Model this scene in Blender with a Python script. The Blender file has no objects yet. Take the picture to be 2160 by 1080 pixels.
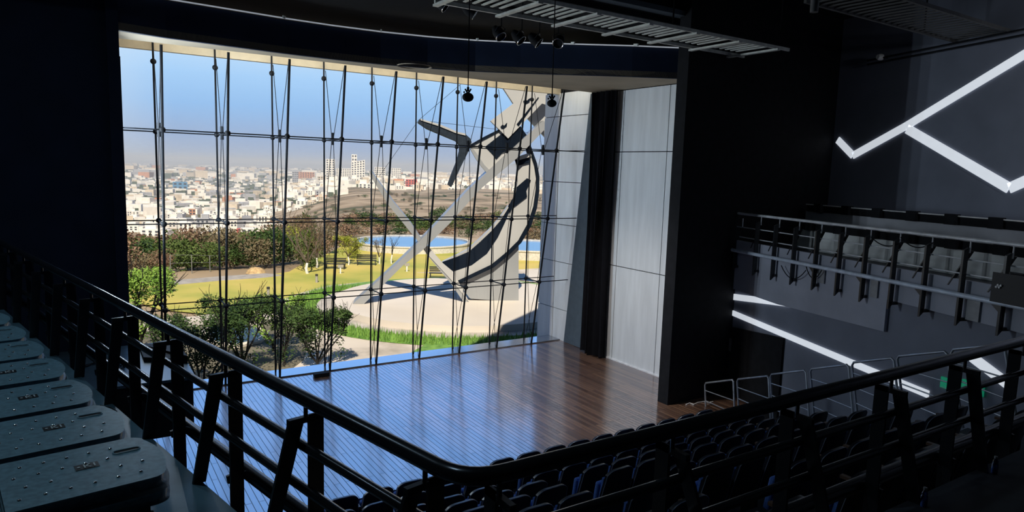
import bpy, bmesh, math, random
from mathutils import Vector, Matrix
random.seed(7)
S = bpy.context.scene
COL = S.collection
sin, cos, rad, pi = math.sin, math.cos, math.radians, math.pi

# ------------------------------------------------------------------ camera
F = 1430.0
EYE = Vector((0, 0, 5.0))
_y, _p, _r = rad(33.05), rad(7.17), rad(1.8)
FW = Vector((sin(_y) * cos(_p), cos(_y) * cos(_p), -sin(_p)))
_rt = Vector((cos(_y), -sin(_y), 0)); _up = _rt.cross(FW)
RT = _rt * cos(_r) + _up * sin(_r)
UP = -_rt * sin(_r) + _up * cos(_r)
cam = bpy.data.cameras.new('camera'); co = bpy.data.objects.new('camera', cam); COL.objects.link(co)
cam.sensor_width = 36; cam.lens = F * 36 / 2160; cam.clip_start = 0.05; cam.clip_end = 30000
mw = Matrix((RT, UP, -FW)).transposed().to_4x4(); mw.translation = EYE
co.matrix_world = mw
S.camera = co

# ------------------------------------------------------------------ exposure, sky, sun
S.view_settings.view_transform = 'Standard'; S.view_settings.look = 'None'
S.view_settings.exposure = 0.0; S.view_settings.gamma = 1.0
S.cycles.use_denoising = True
S.cycles.max_bounces = 8; S.cycles.diffuse_bounces = 5; S.cycles.glossy_bounces = 4
S.cycles.transparent_max_bounces = 16; S.cycles.sample_clamp_indirect = 4.0

wd = bpy.data.worlds.new('sky'); S.world = wd; wd.use_nodes = True
nt = wd.node_tree; N = nt.nodes; L = nt.links; N.clear()
out = N.new('ShaderNodeOutputWorld'); bg = N.new('ShaderNodeBackground')
tc = N.new('ShaderNodeTexCoord'); sp = N.new('ShaderNodeSeparateXYZ')
L.new(tc.outputs['Generated'], sp.inputs[0])
mr = N.new('ShaderNodeMapRange'); mr.inputs[1].default_value = -0.1; mr.inputs[2].default_value = 0.9
L.new(sp.outputs['Z'], mr.inputs[0])
rp = N.new('ShaderNodeValToRGB'); L.new(mr.outputs[0], rp.inputs[0])
stops = [(0.0, (.30, .27, .22)), (.095, (.33, .34, .38)), (.10, (.36, .47, .70)), (.135, (.32, .46, .74)), (.175, (.31, .56, .94)),
         (.215, (.41, .67, 1.02)), (.26, (.62, .82, 1.05)), (.33, (.46, 1.0, 2.15)), (.58, (.50, 1.08, 2.35)), (.72, (.12, .28, .70)), (1.0, (.03, .08, .22))]
el = rp.color_ramp.elements
while len(el) < len(stops): el.new(.5)
for e, (p, c) in zip(el, stops): e.position = p; e.color = (*c, 1)
# paler, brighter sky towards the far side of the town
dv = N.new('ShaderNodeVectorMath'); dv.operation = 'DOT_PRODUCT'
L.new(tc.outputs['Generated'], dv.inputs[0]); dv.inputs[1].default_value = (-.17, .98, .05)
m2 = N.new('ShaderNodeMapRange'); m2.inputs[1].default_value = .955; m2.inputs[2].default_value = 1.0
m2.inputs[4].default_value = .8
L.new(dv.outputs['Value'], m2.inputs[0])
mx = N.new('ShaderNodeMixRGB'); mx.inputs[2].default_value = (.80, .90, 1.0, 1)
# away from the window side the clear sky is deeper and dimmer higher up
d3 = N.new('ShaderNodeVectorMath'); d3.operation = 'DOT_PRODUCT'; L.new(tc.outputs['Generated'], d3.inputs[0]); d3.inputs[1].default_value = (.36, .86, .36)
m3 = N.new('ShaderNodeMapRange'); m3.inputs[1].default_value = .70; m3.inputs[2].default_value = .88; m3.inputs[3].default_value = .18; m3.inputs[4].default_value = 1.0
L.new(d3.outputs['Value'], m3.inputs[0])
mm = N.new('ShaderNodeMixRGB'); mm.blend_type = 'MULTIPLY'; mm.inputs[0].default_value = 1
L.new(rp.outputs[0], mm.inputs[1]); L.new(m3.outputs[0], mm.inputs[2])
L.new(m2.outputs[0], mx.inputs[0]); L.new(mm.outputs[0], mx.inputs[1])
L.new(mx.outputs[0], bg.inputs[0]); bg.inputs[1].default_value = 1.0
L.new(bg.outputs[0], out.inputs[0])

sl = bpy.data.lights.new('sun', 'SUN'); so = bpy.data.objects.new('sun', sl); COL.objects.link(so)
sl.energy = 6.2; sl.color = (1, .90, .76); sl.angle = rad(.6)
SUN_TO = Vector((-.44 * cos(rad(46)), -.9 * cos(rad(46)), sin(rad(46)))).normalized()
so.rotation_euler = SUN_TO.to_track_quat('Z', 'Y').to_euler(); so.location = (-20, -30, 40)

pl = bpy.data.lights.new('window_portal', 'AREA'); po = bpy.data.objects.new('window_portal', pl); COL.objects.link(po)
pl.shape = 'RECTANGLE'; pl.size = 11.3; pl.size_y = 7.4; pl.cycles.is_portal = True
po.location = (6.45, 16.6, 3.6); po.rotation_euler = (rad(-90), 0, 0)

# ------------------------------------------------------------------ pixel -> point on a given plane
def ray(px, py): return FW + RT * ((px - 1080) / F) + UP * ((540 - py) / F)
def atz(px, py, z): d = ray(px, py); return EYE + d * ((z - 5.0) / d.z)
def aty(px, py, y): d = ray(px, py); return EYE + d * (y / d.y)
def atx(px, py, x): d = ray(px, py); return EYE + d * (x / d.x)
def atp(px, py, p0, n):
    d = ray(px, py); n = Vector(n); return EYE + d * ((Vector(p0) - EYE).dot(n) / d.dot(n))

# ------------------------------------------------------------------ mesh builder
WL = {}
class MB:
    def __init__(s): s.v = []; s.f = []; s.sm = []; s.mi = []
    def _add(s, vs, fs, smooth=False, mi=0):
        b = len(s.v); s.v += [Vector(v) for v in vs]
        for f in fs: s.f.append([b + i for i in f]); s.sm.append(smooth); s.mi.append(mi)
        return s
    def box(s, c, size, rz=0.0, ax=None, mi=0):
        c = Vector(c); hx, hy, hz = [k / 2 for k in size]
        if ax is None: ax = (Vector((cos(rz), sin(rz), 0)), Vector((-sin(rz), cos(rz), 0)), Vector((0, 0, 1)))
        vs = [c + ax[0] * (sx * hx) + ax[1] * (sy * hy) + ax[2] * (sz * hz) for sz in (-1, 1) for sy in (-1, 1) for sx in (-1, 1)]
        return s._add(vs, [(0, 2, 3, 1), (4, 5, 7, 6), (0, 1, 5, 4), (2, 6, 7, 3), (0, 4, 6, 2), (1, 3, 7, 5)], mi=mi)
    def bar(s, a, b, w, t, side=(0, 0, 1)):
        a = Vector(a); b = Vector(b); d = (b - a); l = d.length; d.normalize()
        x = Vector(side); x = (x - d * x.dot(d)).normalized(); y = d.cross(x)
        return s.box((a + b) / 2, (w, t, l), ax=(x, y, d))
    def prism(s, pts, vec, mi=0):
        pts = [Vector(p) for p in pts]; vec = Vector(vec); n = len(pts)
        nrm = Vector((0, 0, 0))
        for i in range(n): nrm += pts[i].cross(pts[(i + 1) % n])
        if nrm.dot(vec) > 0: pts = pts[::-1]
        vs = pts + [p + vec for p in pts]
        fs = [tuple(range(n)), tuple(range(2 * n - 1, n - 1, -1))]
        fs += [(i, i + n, (i + 1) % n + n, (i + 1) % n) for i in range(n)]
        fs = [fs[0], fs[1]] + [f[::-1] for f in fs[2:]]
        return s._add(vs, fs, mi=mi)
    def tube(s, pts, r, n=8, closed=False, r2=None):
        pts = [Vector(p) for p in pts]; m = len(pts); rings = []
        up = None
        for i, p in enumerate(pts):
            if closed: d = pts[(i + 1) % m] - pts[i - 1]
            else: d = pts[min(i + 1, m - 1)] - pts[max(i - 1, 0)]
            d.normalize()
            if up is None: up = Vector((0, 0, 1)) if abs(d.z) < .9 else Vector((1, 0, 0))
            x = (up - d * up.dot(d)).normalized(); up = x; y = d.cross(x)
            rr = r if r2 is None else r + (r2 - r) * i / max(1, m - 1)
            rings.append([p + x * (rr * cos(2 * pi * k / n)) + y * (rr * sin(2 * pi * k / n)) for k in range(n)])
        vs = [v for rg in rings for v in rg]; fs = []
        for i in range(m if closed else m - 1):
            j = (i + 1) % m
            for k in range(n): k2 = (k + 1) % n; fs.append((i * n + k, i * n + k2, j * n + k2, j * n + k))
        s._add(vs, fs, True)
        if not closed: s._add(rings[0], [tuple(range(n - 1, -1, -1))]); s._add(rings[-1], [tuple(range(n))])
        return s
    def lathe(s, prof, c, n=24, ax=None, caps=True):
        c = Vector(c)
        if ax is None: ax = (Vector((1, 0, 0)), Vector((0, 1, 0)), Vector((0, 0, 1)))
        vs = []
        for r, z in prof:
            for k in range(n):
                a = 2 * pi * k / n; vs.append(c + ax[0] * (r * cos(a)) + ax[1] * (r * sin(a)) + ax[2] * z)
        fs = []
        for i in range(len(prof) - 1):
            for k in range(n): k2 = (k + 1) % n; fs.append((i * n + k, i * n + k2, (i + 1) * n + k2, (i + 1) * n + k))
        if caps and prof[0][0] > 1e-4: fs.append(tuple(range(n - 1, -1, -1)))
        if caps and prof[-1][0] > 1e-4: fs.append(tuple(range((len(prof) - 1) * n, len(prof) * n)))
        return s._add(vs, fs, True)
    def ball(s, c, r, n=14, sz=1.0):
        return s.lathe([(max(1e-5, r * sin(pi * i / 8)), -r * sz * cos(pi * i / 8)) for i in range(9)], c, n)
    def quad(s, a, b, c, d, mi=0): return s._add([a, b, c, d], [(0, 1, 2, 3)], mi=mi)
    def build(s, name, mats, parent=None, loc=None, bevel=0):
        me = bpy.data.meshes.new(name)
        if parent is not None: o0 = WL[parent]
        elif loc is not None: o0 = Vector(loc)
        else:
            xs = [v.x for v in s.v]; ys = [v.y for v in s.v]; zs = [v.z for v in s.v]
            o0 = Vector(((min(xs) + max(xs)) / 2, (min(ys) + max(ys)) / 2, min(zs)))
        me.from_pydata([v - o0 for v in s.v], [], s.f)
        me.polygons.foreach_set('use_smooth', s.sm)
        if not isinstance(mats, (list, tuple)): mats = [mats]
        for m in mats: me.materials.append(m)
        if len(mats) > 1: me.polygons.foreach_set('material_index', s.mi)
        me.update()
        if any(s.sm): me.set_sharp_from_angle(angle=rad(42))
        o = bpy.data.objects.new(name, me); COL.objects.link(o)
        WL[o] = o0
        if parent is not None: o.parent = parent
        else: o.location = o0
        if bevel:
            b = o.modifiers.new('bevel', 'BEVEL'); b.width = bevel; b.segments = 2; b.limit_method = 'ANGLE'
        return o

def tag(o, label, cat, group=None, kind=None):
    o['label'] = label; o['category'] = cat
    if group: o['group'] = group
    if kind: o['kind'] = kind
    return o
def thing(name, label, cat, loc=(0, 0, 0), group=None):
    o = bpy.data.objects.new(name, None); COL.objects.link(o); o.empty_display_size = .1
    o.location = loc; WL[o] = Vector(loc); return tag(o, label, cat, group)
def struct(name, mb, m, bevel=0):
    o = mb.build(name, m, bevel=bevel); o['kind'] = 'structure'; return o
def kids(o): return [c for c in bpy.data.objects if c.parent is o]
TREE = {}
def dup(o, parent=None, loc=None, rot=None, scale=None, label=None):
    if o not in TREE: TREE[o] = list(o.children)
    c = o.copy(); COL.objects.link(c)
    if parent is not None: c.parent = parent
    if loc is not None: c.location = loc
    if rot is not None: c.rotation_euler = rot
    if scale is not None: c.scale = scale
    if label: c['label'] = label
    for ch in TREE[o]: dup(ch, c)
    return c

# ------------------------------------------------------------------ materials
def mat(name, col, rough=.6, metal=0.0, var=.15, nscale=6.0, spec=.5, bump=0.0, stretch=None, emit=None, coat=0.0, col2=None):
    m = bpy.data.materials.new(name); m.use_nodes = True
    nt = m.node_tree; b = nt.nodes['Principled BSDF']
    b.inputs['Roughness'].default_value = rough; b.inputs['Metallic'].default_value = metal
    b.inputs['Specular IOR Level'].default_value = spec
    b.inputs['Coat Weight'].default_value = coat; b.inputs['Coat Roughness'].default_value = .15
    tcn = nt.nodes.new('ShaderNodeTexCoord'); nz = nt.nodes.new('ShaderNodeTexNoise')
    nz.inputs['Scale'].default_value = nscale; nz.inputs['Detail'].default_value = 5
    if stretch:
        mp = nt.nodes.new('ShaderNodeMapping'); mp.inputs['Scale'].default_value = stretch
        nt.links.new(tcn.outputs['Object'], mp.inputs[0]); nt.links.new(mp.outputs[0], nz.inputs['Vector'])
    else: nt.links.new(tcn.outputs['Object'], nz.inputs['Vector'])
    r = nt.nodes.new('ShaderNodeValToRGB'); nt.links.new(nz.outputs['Fac'], r.inputs[0])
    c2 = col2 or tuple(min(1, k * (1 + var)) for k in col); c1 = tuple(k * (1 - var) for k in col)
    if col2: c1 = col
    r.color_ramp.elements[0].position = .35; r.color_ramp.elements[1].position = .65
    r.color_ramp.elements[0].color = (*c1, 1); r.color_ramp.elements[1].color = (*c2, 1)
    nt.links.new(r.outputs[0], b.inputs['Base Color'])
    if bump:
        bn = nt.nodes.new('ShaderNodeBump'); bn.inputs['Strength'].default_value = bump
        nt.links.new(nz.outputs['Fac'], bn.inputs['Height']); nt.links.new(bn.outputs[0], b.inputs['Normal'])
    if emit:
        b.inputs['Emission Color'].default_value = (*emit[:3], 1); b.inputs['Emission Strength'].default_value = emit[3]
    return m

BLACK = mat('matt_black_paint', (.010, .011, .014), .75, var=.2, spec=.2)
BLACKF = mat('black_drape_fabric', (.006, .006, .008), .95, spec=.1)
DARKWALL = mat('dark_navy_wall', (.014, .025, .058), .7, var=.12, nscale=2, spec=.25)
STEEL = mat('black_painted_steel', (.012, .014, .018), .33, metal=.0, spec=.6, var=.2)
PIPE = mat('satin_black_pipe', (.05, .055, .065), .24, metal=.7, spec=.7)
ALU = mat('brushed_aluminium_rail', (.80, .82, .86), .45, metal=.15)
ROD = mat('dark_stainless_rod', (.007, .009, .013), .6, spec=.25)
PANELW = mat('window_lit_cladding', (.88, .91, .94), .5, metal=.1, var=.05, nscale=1.5, stretch=(4, 4, .5))  # lighter copy of the pale cladding, with window light in its colour
SPK = mat('black_speaker_grille', (.014, .014, .017), .6, nscale=60)
PANEL = mat('pale_metal_cladding', (.74, .77, .80), .45, metal=.15, var=.06, nscale=1.5, stretch=(4, 4, .5))
PANELD = mat('grey_blue_metal_panel', (.08, .11, .14), .6, metal=.1, var=.08)
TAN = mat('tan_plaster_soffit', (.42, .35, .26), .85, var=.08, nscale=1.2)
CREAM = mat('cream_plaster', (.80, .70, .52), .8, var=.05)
GWALL = mat('slate_grey_wall', (.40, .42, .50), .6, var=.08, nscale=1.5, spec=.3)
GWALL2 = mat('slate_blue_wall', (.20, .22, .28), .6, var=.08, nscale=1.5, spec=.3)
RISER = mat('pale_concrete_riser', (.84, .85, .84), .75, var=.14, nscale=1.3)
GFLOOR = mat('dark_grey_vinyl', (.05, .055, .065), .6)
WALK = mat('dark_vinyl_walkway', (.10, .19, .25), .38, var=.25, nscale=3, spec=.6)
LED = mat('white_light_strip', (.7, .72, .75), .5, emit=(.86, .92, 1.0, .62))
CHAIRM = mat('charcoal_moulded_plastic', (.15, .29, .37), .40, spec=.6, var=.2, nscale=40)
CHROME = mat('bright_steel_rivet', (.75, .76, .78), .2, metal=1.0)
SEATB = mat('black_seat_shell', (.008, .009, .013), .32, spec=.5)
SEATF = mat('navy_blue_upholstery', (.05, .13, .42), .8, var=.2, nscale=60)
ARMW = mat('dark_timber_armrest', (.10, .055, .03), .4)
GREEN = mat('exit_sign_green', (.01, .22, .12), .5, emit=(.01, .32, .17, .35))
WHITEP = mat('white_paint', (.8, .8, .8), .5)
BOTTLE = mat('blue_water_bottle', (.05, .12, .45), .15, spec=.8)
LABELM = mat('black_label', (.006, .006, .008), .4)

def stage_wood():
    m = bpy.data.materials.new('stage_timber_planks'); m.use_nodes = True
    nt = m.node_tree; N = nt.nodes; L = nt.links; b = N['Principled BSDF']; outn = N['Material Output']
    tcn = N.new('ShaderNodeTexCoord'); mp = N.new('ShaderNodeMapping'); mp.inputs['Rotation'].default_value = (0, 0, rad(90))
    L.new(tcn.outputs['Object'], mp.inputs[0])
    br = N.new('ShaderNodeTexBrick'); L.new(mp.outputs[0], br.inputs['Vector'])
    br.inputs['Scale'].default_value = 1.0; br.inputs['Brick Width'].default_value = 1.7; br.inputs['Row Height'].default_value = .095
    br.inputs['Mortar Size'].default_value = .006; br.inputs['Mortar Smooth'].default_value = .1; br.offset = .37
    br.inputs['Color1'].default_value = (0, 0, 0, 1); br.inputs['Color2'].default_value = (1, 1, 1, 1); br.inputs['Mortar'].default_value = (.5, .5, .5, 1)
    nz = N.new('ShaderNodeTexNoise'); mp2 = N.new('ShaderNodeMapping'); mp2.inputs['Scale'].default_value = (9, .6, 1)
    L.new(tcn.outputs['Object'], mp2.inputs[0]); L.new(mp2.outputs[0], nz.inputs['Vector']); nz.inputs['Scale'].default_value = 1.6; nz.inputs['Detail'].default_value = 6
    r = N.new('ShaderNodeValToRGB'); L.new(br.outputs['Color'], r.inputs[0])
    e = r.color_ramp.elements; e[0].color = (.085, .042, .028, 1); e[1].color = (.26, .145, .09, 1)
    k = e.new(.5); k.color = (.165, .09, .06, 1)
    mx = N.new('ShaderNodeMixRGB'); mx.blend_type = 'MULTIPLY'; mx.inputs[0].default_value = .6
    r2 = N.new('ShaderNodeValToRGB'); L.new(nz.outputs['Fac'], r2.inputs[0]); r2.color_ramp.elements[0].color = (.5, .5, .5, 1); r2.color_ramp.elements[1].color = (1.3, 1.3, 1.3, 1)
    r2.color_ramp.elements[0].position = .3; r2.color_ramp.elements[1].position = .7
    L.new(r.outputs[0], mx.inputs[1]); L.new(r2.outputs[0], mx.inputs[2])
    mg = N.new('ShaderNodeMixRGB'); mg.inputs[2].default_value = (.012, .009, .008, 1)
    L.new(br.outputs['Fac'], mg.inputs[0]); L.new(mx.outputs[0], mg.inputs[1])
    L.new(mg.outputs[0], b.inputs['Base Color']); b.inputs['Roughness'].default_value = .45
    gl = N.new('ShaderNodeBsdfGlossy'); gl.inputs['Roughness'].default_value = .15
    gl.inputs['Color'].default_value = (.95, .97, 1, 1)
    fr = N.new('ShaderNodeFresnel'); fr.inputs['IOR'].default_value = 2.8
    # plank joints are matt
    iv = N.new('ShaderNodeMath'); iv.operation = 'MULTIPLY_ADD'; L.new(br.outputs['Fac'], iv.inputs[0]); iv.inputs[1].default_value = -.92; iv.inputs[2].default_value = 1
    mu = N.new('ShaderNodeMath'); mu.operation = 'MULTIPLY'; L.new(fr.outputs[0], mu.inputs[0]); L.new(iv.outputs[0], mu.inputs[1])
    ms = N.new('ShaderNodeMixShader'); L.new(mu.outputs[0], ms.inputs[0]); L.new(b.outputs[0], ms.inputs[1]); L.new(gl.outputs[0], ms.inputs[2])
    L.new(ms.outputs[0], outn.inputs[0]); return m
WOOD = stage_wood()

def glass_mat():
    m = bpy.data.materials.new('clear_window_glass'); m.use_nodes = True
    nt = m.node_tree; N = nt.nodes; L = nt.links; N.clear()
    o = N.new('ShaderNodeOutputMaterial'); t = N.new('ShaderNodeBsdfTransparent'); t.inputs[0].default_value = (.96, .985, .98, 1)
    g = N.new('ShaderNodeBsdfGlossy'); g.inputs['Roughness'].default_value = .01
    f = N.new('ShaderNodeFresnel'); f.inputs[0].default_value = 1.35
    nz = N.new('ShaderNodeTexNoise'); nz.inputs['Scale'].default_value = .7
    bp = N.new('ShaderNodeBump'); bp.inputs['Strength'].default_value = .02; L.new(nz.outputs['Fac'], bp.inputs['Height']); L.new(bp.outputs[0], g.inputs['Normal'])
    x = N.new('ShaderNodeMixShader'); L.new(f.outputs[0], x.inputs[0]); L.new(t.outputs[0], x.inputs[1]); L.new(g.outputs[0], x.inputs[2])
    L.new(x.outputs[0], o.inputs[0]); return m
GLASS = glass_mat()
# ================================================================== the hall
YB = 15.87          # inner edge of the window sill
YG = 16.25          # plane of the outer rods
XW = 12.12          # stage side wall
def arc_edge(n=40):
    k = [(0.77, 13.66), (1.52, 13.86), (2.3, 13.93), (3.65, 14.06), (4.57, 14.08), (5.62, 14.0), (6.62, 13.8), (7.62, 13.45), (8.5, 12.97), (9.42, 12.37), (10.57, 11.6), (11.78, 10.93), (12.3, 10.65)]
    return k
EDGE = arc_edge()
struct('floor_stage', MB().box((6.7, 12.75, -.3), (13.2, 6.8, .6)), WOOD)
m = MB().box((6.5, YB + .02, .012), (11.3, .05, .03))
struct('trim_1', m, BLACK)
m = MB().box((6.5, (YB + YG) / 2 + .08, -.02), (11.3, YG - YB + .2, .1))
struct('trim_2', m, mat('polished_sill', (.12, .13, .15), .12, var=.1, spec=1.0, coat=1.0))
# stalls floor: stepped
ROWS = [(9.0, .34), (8.4, .46), (7.79, .62), (7.02, .95), (6.24, 1.29), (5.47, 1.6), (4.70, 1.92), (3.93, 2.24), (3.16, 2.5)]
prev = 9.43
for i, (y, zt) in enumerate(ROWS):
    zf = zt - .86; nxt = ROWS[i + 1][0] if i + 1 < len(ROWS) else 2.4
    y1 = y - .25 if i + 1 < len(ROWS) else 1.9
    y0 = prev; prev = y1
    struct('floor_tier', MB().box((6.0, (y0 + y1) / 2, zf - .6), (15.2, y0 - y1, 1.2)), GFLOOR)
# soffit and fascia of the stage opening
pts = [(x, y, 7.17) for x, y in EDGE] + [(12.3, 14.66, 7.17), (.77, 14.66, 7.17)]
DL = []
from mathutils.geometry import tessellate_polygon
def holed(z):
    loops = [[Vector((p[0], p[1], z)) for p in pts]] + [[Vector((x + .15 * cos(2 * pi * k / 20), y + .15 * sin(2 * pi * k / 20), z)) for k in range(20)] for x, y in DL]
    return [v for l in loops for v in l], [tuple(t) for t in tessellate_polygon(loops)]
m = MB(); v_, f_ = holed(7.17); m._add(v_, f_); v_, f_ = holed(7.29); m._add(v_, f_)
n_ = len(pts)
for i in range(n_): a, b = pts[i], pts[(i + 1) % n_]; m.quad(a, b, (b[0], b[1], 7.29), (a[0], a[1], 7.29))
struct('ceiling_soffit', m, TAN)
struct('ceiling_window_recess', MB().box((6.5, 15.5, 7.80), (11.7, 1.9, .11)), CREAM)
struct('trim_3', MB().box((6.5, 16.40, 7.50), (11.7, .12, .48)), CREAM)
m = MB()
for (x0, y0), (x1, y1) in zip(EDGE[:-1], EDGE[1:]):
    m.prism([(x0, y0, 7.16), (x1, y1, 7.16), (x1, y1 + .1, 7.16), (x0, y0 + .1, 7.16)], (0, 0, .64))
struct('wall_fascia', m, DARKWALL)
# ceilings
struct('ceiling_stage', MB().box((3.0, 13.6, 8.22), (23, 6.0, .12)), BLACK)
struct('ceiling_house', MB().box((6.0, 2.2, 9.0), (32, 16.9, .15)), BLACK)
struct('wall_header', MB().box((6.0, 10.62, 8.62), (32, .15, .7)), BLACK)
# walls
struct('wall_stage_left', MB().box((-4.23, 13.8, 3.2), (10, .28, 12)), DARKWALL)
struct('wall_window_left', MB().box((.68, 15.0, 3.0), (.18, 2.9, 11)), DARKWALL)
struct('wall_left', MB().box((-8.0, 3.5, 3.5), (.3, 21, 12)), DARKWALL)
struct('wall_back', MB().box((6, -6.4, 3.5), (32, .3, 12)), BLACK)
struct('wall_proscenium', MB().box((15.4, 10.28, 3.7), (9.24, .30, 10.8)), BLACK)
m = MB().box((XW + .1, 13.6, 3.3), (.12, 6.6, 9.0))
struct('wall_stage_right_backing', m, BLACK)
# clad panels on the stage side wall, with open joints
def zAt(px, py): return atx(px, py, XW).z
zs = [0.02, zAt(1380, 577), zAt(1380, 320), 7.16]
ys = [10.4, aty(1408, 300, 1).y, 0]
yA = atx(1408, 300, XW).y; yBm = atx(1313, 300, XW).y
ycut = [10.42, yA, yBm, 14.2]
m = MB()
for a, b in zip(ycut[:-1], ycut[1:]):
    for c, d in zip(zs[:-1], zs[1:]):
        m.box((XW + .02, (a + b) / 2, (c + d) / 2), (.04, b - a - .022, d - c - .022))
struct('wall_stage_right', m, PANEL)
zz = [zAt(1215, 663), zAt(1215, 558 + 2), zAt(1215, 478), zAt(1205, 385), zAt(1210, 318), zAt(1215, 243)]
zc = [-.3] + zz + [7.3]
m = MB()
for a, b in ((14.22, YG - .0), (YG + .02, 17.05)):
    for c, d in zip(zc[:-1], zc[1:]):
        m.box((XW + .02, (a + b) / 2, (c + d) / 2), (.04, b - a - .02, d - c - .02))
m.box((XW + .02, 16.62, -2.0), (.04, .8, 3.2))
struct('wall_window_right', m, PANELW)
struct('wall_fin', MB().box((XW + .4, 16.6, 2.3), (.7, .88, 11.6)), PANELD)
# raking dark flat between the window recess and the drape
def onw(px, py, x=XW - .05): return atx(px, py, x)
p = [onw(1248, 150), onw(1189, 716), onw(1245, 742), onw(1262, 500), onw(1275, 300), onw(1300, 160)]
p[0].z = p[5].z = 7.16; p[1].z = p[2].z = .01
struct('wall_raking_flat', MB().prism(p, (.04, 0, 0)), PANELD)
m = MB().box((XW - .01, 12.1, .02), (.05, 3.6, .035))
struct('baseboard_right', m, ALU)
# stage drape
def drape(x, y0, y1, z0, z1, amp, nf):
    m = MB(); nu = nf * 8; nv = 14; g = []
    for j in range(nv + 1):
        t = j / nv; z = z0 + (z1 - z0) * t; row = []
        for i in range(nu + 1):
            u = i / nu; pinch = 1 - .10 * (1 - abs(2 * t - 1))
            yy = (y0 + y1) / 2 + (u - .5) * (y1 - y0) * pinch + .02 * sin(5 * t + i)
            a = amp * (1.3 - .5 * t)
            row.append((x + a * sin(2 * pi * nf * u + .6 * sin(3 * t)) + .05 * (1 - t) * sin(9 * u), yy, z + (.03 * sin(7 * u * pi) if j == 0 else 0)))
        g.append(row)
    vs = [v for r in g for v in r]; fs = []
    for j in range(nv):
        for i in range(nu): a = j * (nu + 1) + i; fs.append((a, a + 1, a + nu + 2, a + nu + 1))
    m._add(vs, fs, True)
    for v in list(vs): pass
    vs2 = [(v[0] + .035, v[1], v[2]) for v in vs]; m._add(vs2, [f[::-1] for f in fs], True)
    return m
ya, yb = atz(1276, 757, 0).y, atz(1234, 742, 0).y
tag(drape(XW - .22, ya - .02, yb + .12, .02, 7.15, .07, 5).build('stage_drape', BLACKF),
    'tall black pleated drape hanging beside the pale clad stage wall', 'curtain')

# ------------------------------------------------------------------ window wall
XK = [1.53 + 1.194 * k for k in range(9)]
ZL = [1.88, 3.71, 5.58]
def inY(z): return YB - .02 - .155 * z
w = bpy.data.objects.new('window_1', None); COL.objects.link(w); w.location = (6.45, YG + .08, 0); WL[w] = Vector(w.location); w['kind'] = 'structure'
m = MB(); xs = [.78] + XK + [12.08]; zl = [.04] + ZL + [7.26]
for a, b in zip(xs[:-1], xs[1:]):
    for c, d in zip(zl[:-1], zl[1:]):
        m.quad((a + .006, YG + .09, c + .006), (b - .006, YG + .09, c + .006), (b - .006, YG + .09, d - .006), (a + .006, YG + .09, d - .006))
m.build('glazing', GLASS, w)
NTH = ['first', 'second', 'third', 'fourth', 'fifth', 'sixth', 'seventh', 'eighth', 'ninth', 'tenth', 'eleventh', 'twelfth', 'thirteenth', 'fourteenth', 'fifteenth', 'sixteenth', 'seventeenth', 'eighteenth', 'nineteenth', 'twentieth', 'twenty-first', 'twenty-second', 'twenty-third', 'twenty-fourth', 'twenty-fifth']
for k, x in enumerate(XK):
    t = thing('cable_truss', 'slender steel cable truss against the stage window, %s counted from the dark stage wall' % NTH[k], 'window truss', (x, YG, 0), 'cable trusses of the stage window')
    MB().tube([(x, YG, .02), (x, YG, 7.7)], .02, 8).ball((x, YG, 7.02), .06, 10).build('outer_rod', ROD, t)
    yt = inY(7.16)
    MB().tube([(x, inY(0), .02), (x, yt, 7.16)], .026, 8).build('inner_rod', ROD, t)
    for z in ZL:
        m = MB().tube([(x, YG, z), (x, inY(z), z)], .016, 6).ball((x, YG, z), .055, 10).ball((x, inY(z), z), .06, 10)
        if z == ZL[2]: m.tube([(x, (YG + inY(z)) / 2, z - .12), (x, (YG + inY(z)) / 2, z + .16)], .035, 8)
        m.build('strut', ROD, t)
    ym = (YG + inY(ZL[2])) / 2
    br = [((YG - .12, 7.19), (ym + .05, ZL[2])), ((yt + .06, 7.16), (ym - .05, ZL[2])),
          ((ym + .06, ZL[2]), (YG - .06, ZL[1])), ((ym - .06, ZL[2]), (inY(ZL[1]) + .12, ZL[1])),
          ((YG - .06, ZL[1]), (YG - .10, ZL[0])), ((inY(ZL[1]) + .12, ZL[1]), (inY(ZL[0]) + .10, ZL[0])),
          ((YG - .10, ZL[0]), (inY(0) + .06, .04)), ((inY(ZL[0]) + .10, ZL[0]), (YG - .05, .04))]
    for (y0, z0), (y1, z1) in br:
        MB().tube([(x, y0, z0), (x, y1, z1)], .008, 5).build('brace_cable', ROD, t)
for z, nm in zip(ZL, ('lowest', 'middle', 'highest')):
    for o_, nn in ((0, 'outer'), (1, 'inner')):
        y = YG if o_ == 0 else inY(z)
        tag(MB().tube([(.78, y, z), (12.1, y, z)], .0125, 6).build('bracing_cable', ROD),
            '%s %s level steel cable running the full width of the stage window' % (nm, nn), 'cable', 'level cables of the stage window')
tag(MB().box(tuple(atz(678, 790, .05)), (.36, .14, .09)).build('cable_box', BLACK, bevel=.01), 'small black box on the stage boards at the window sill', 'box')
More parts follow.
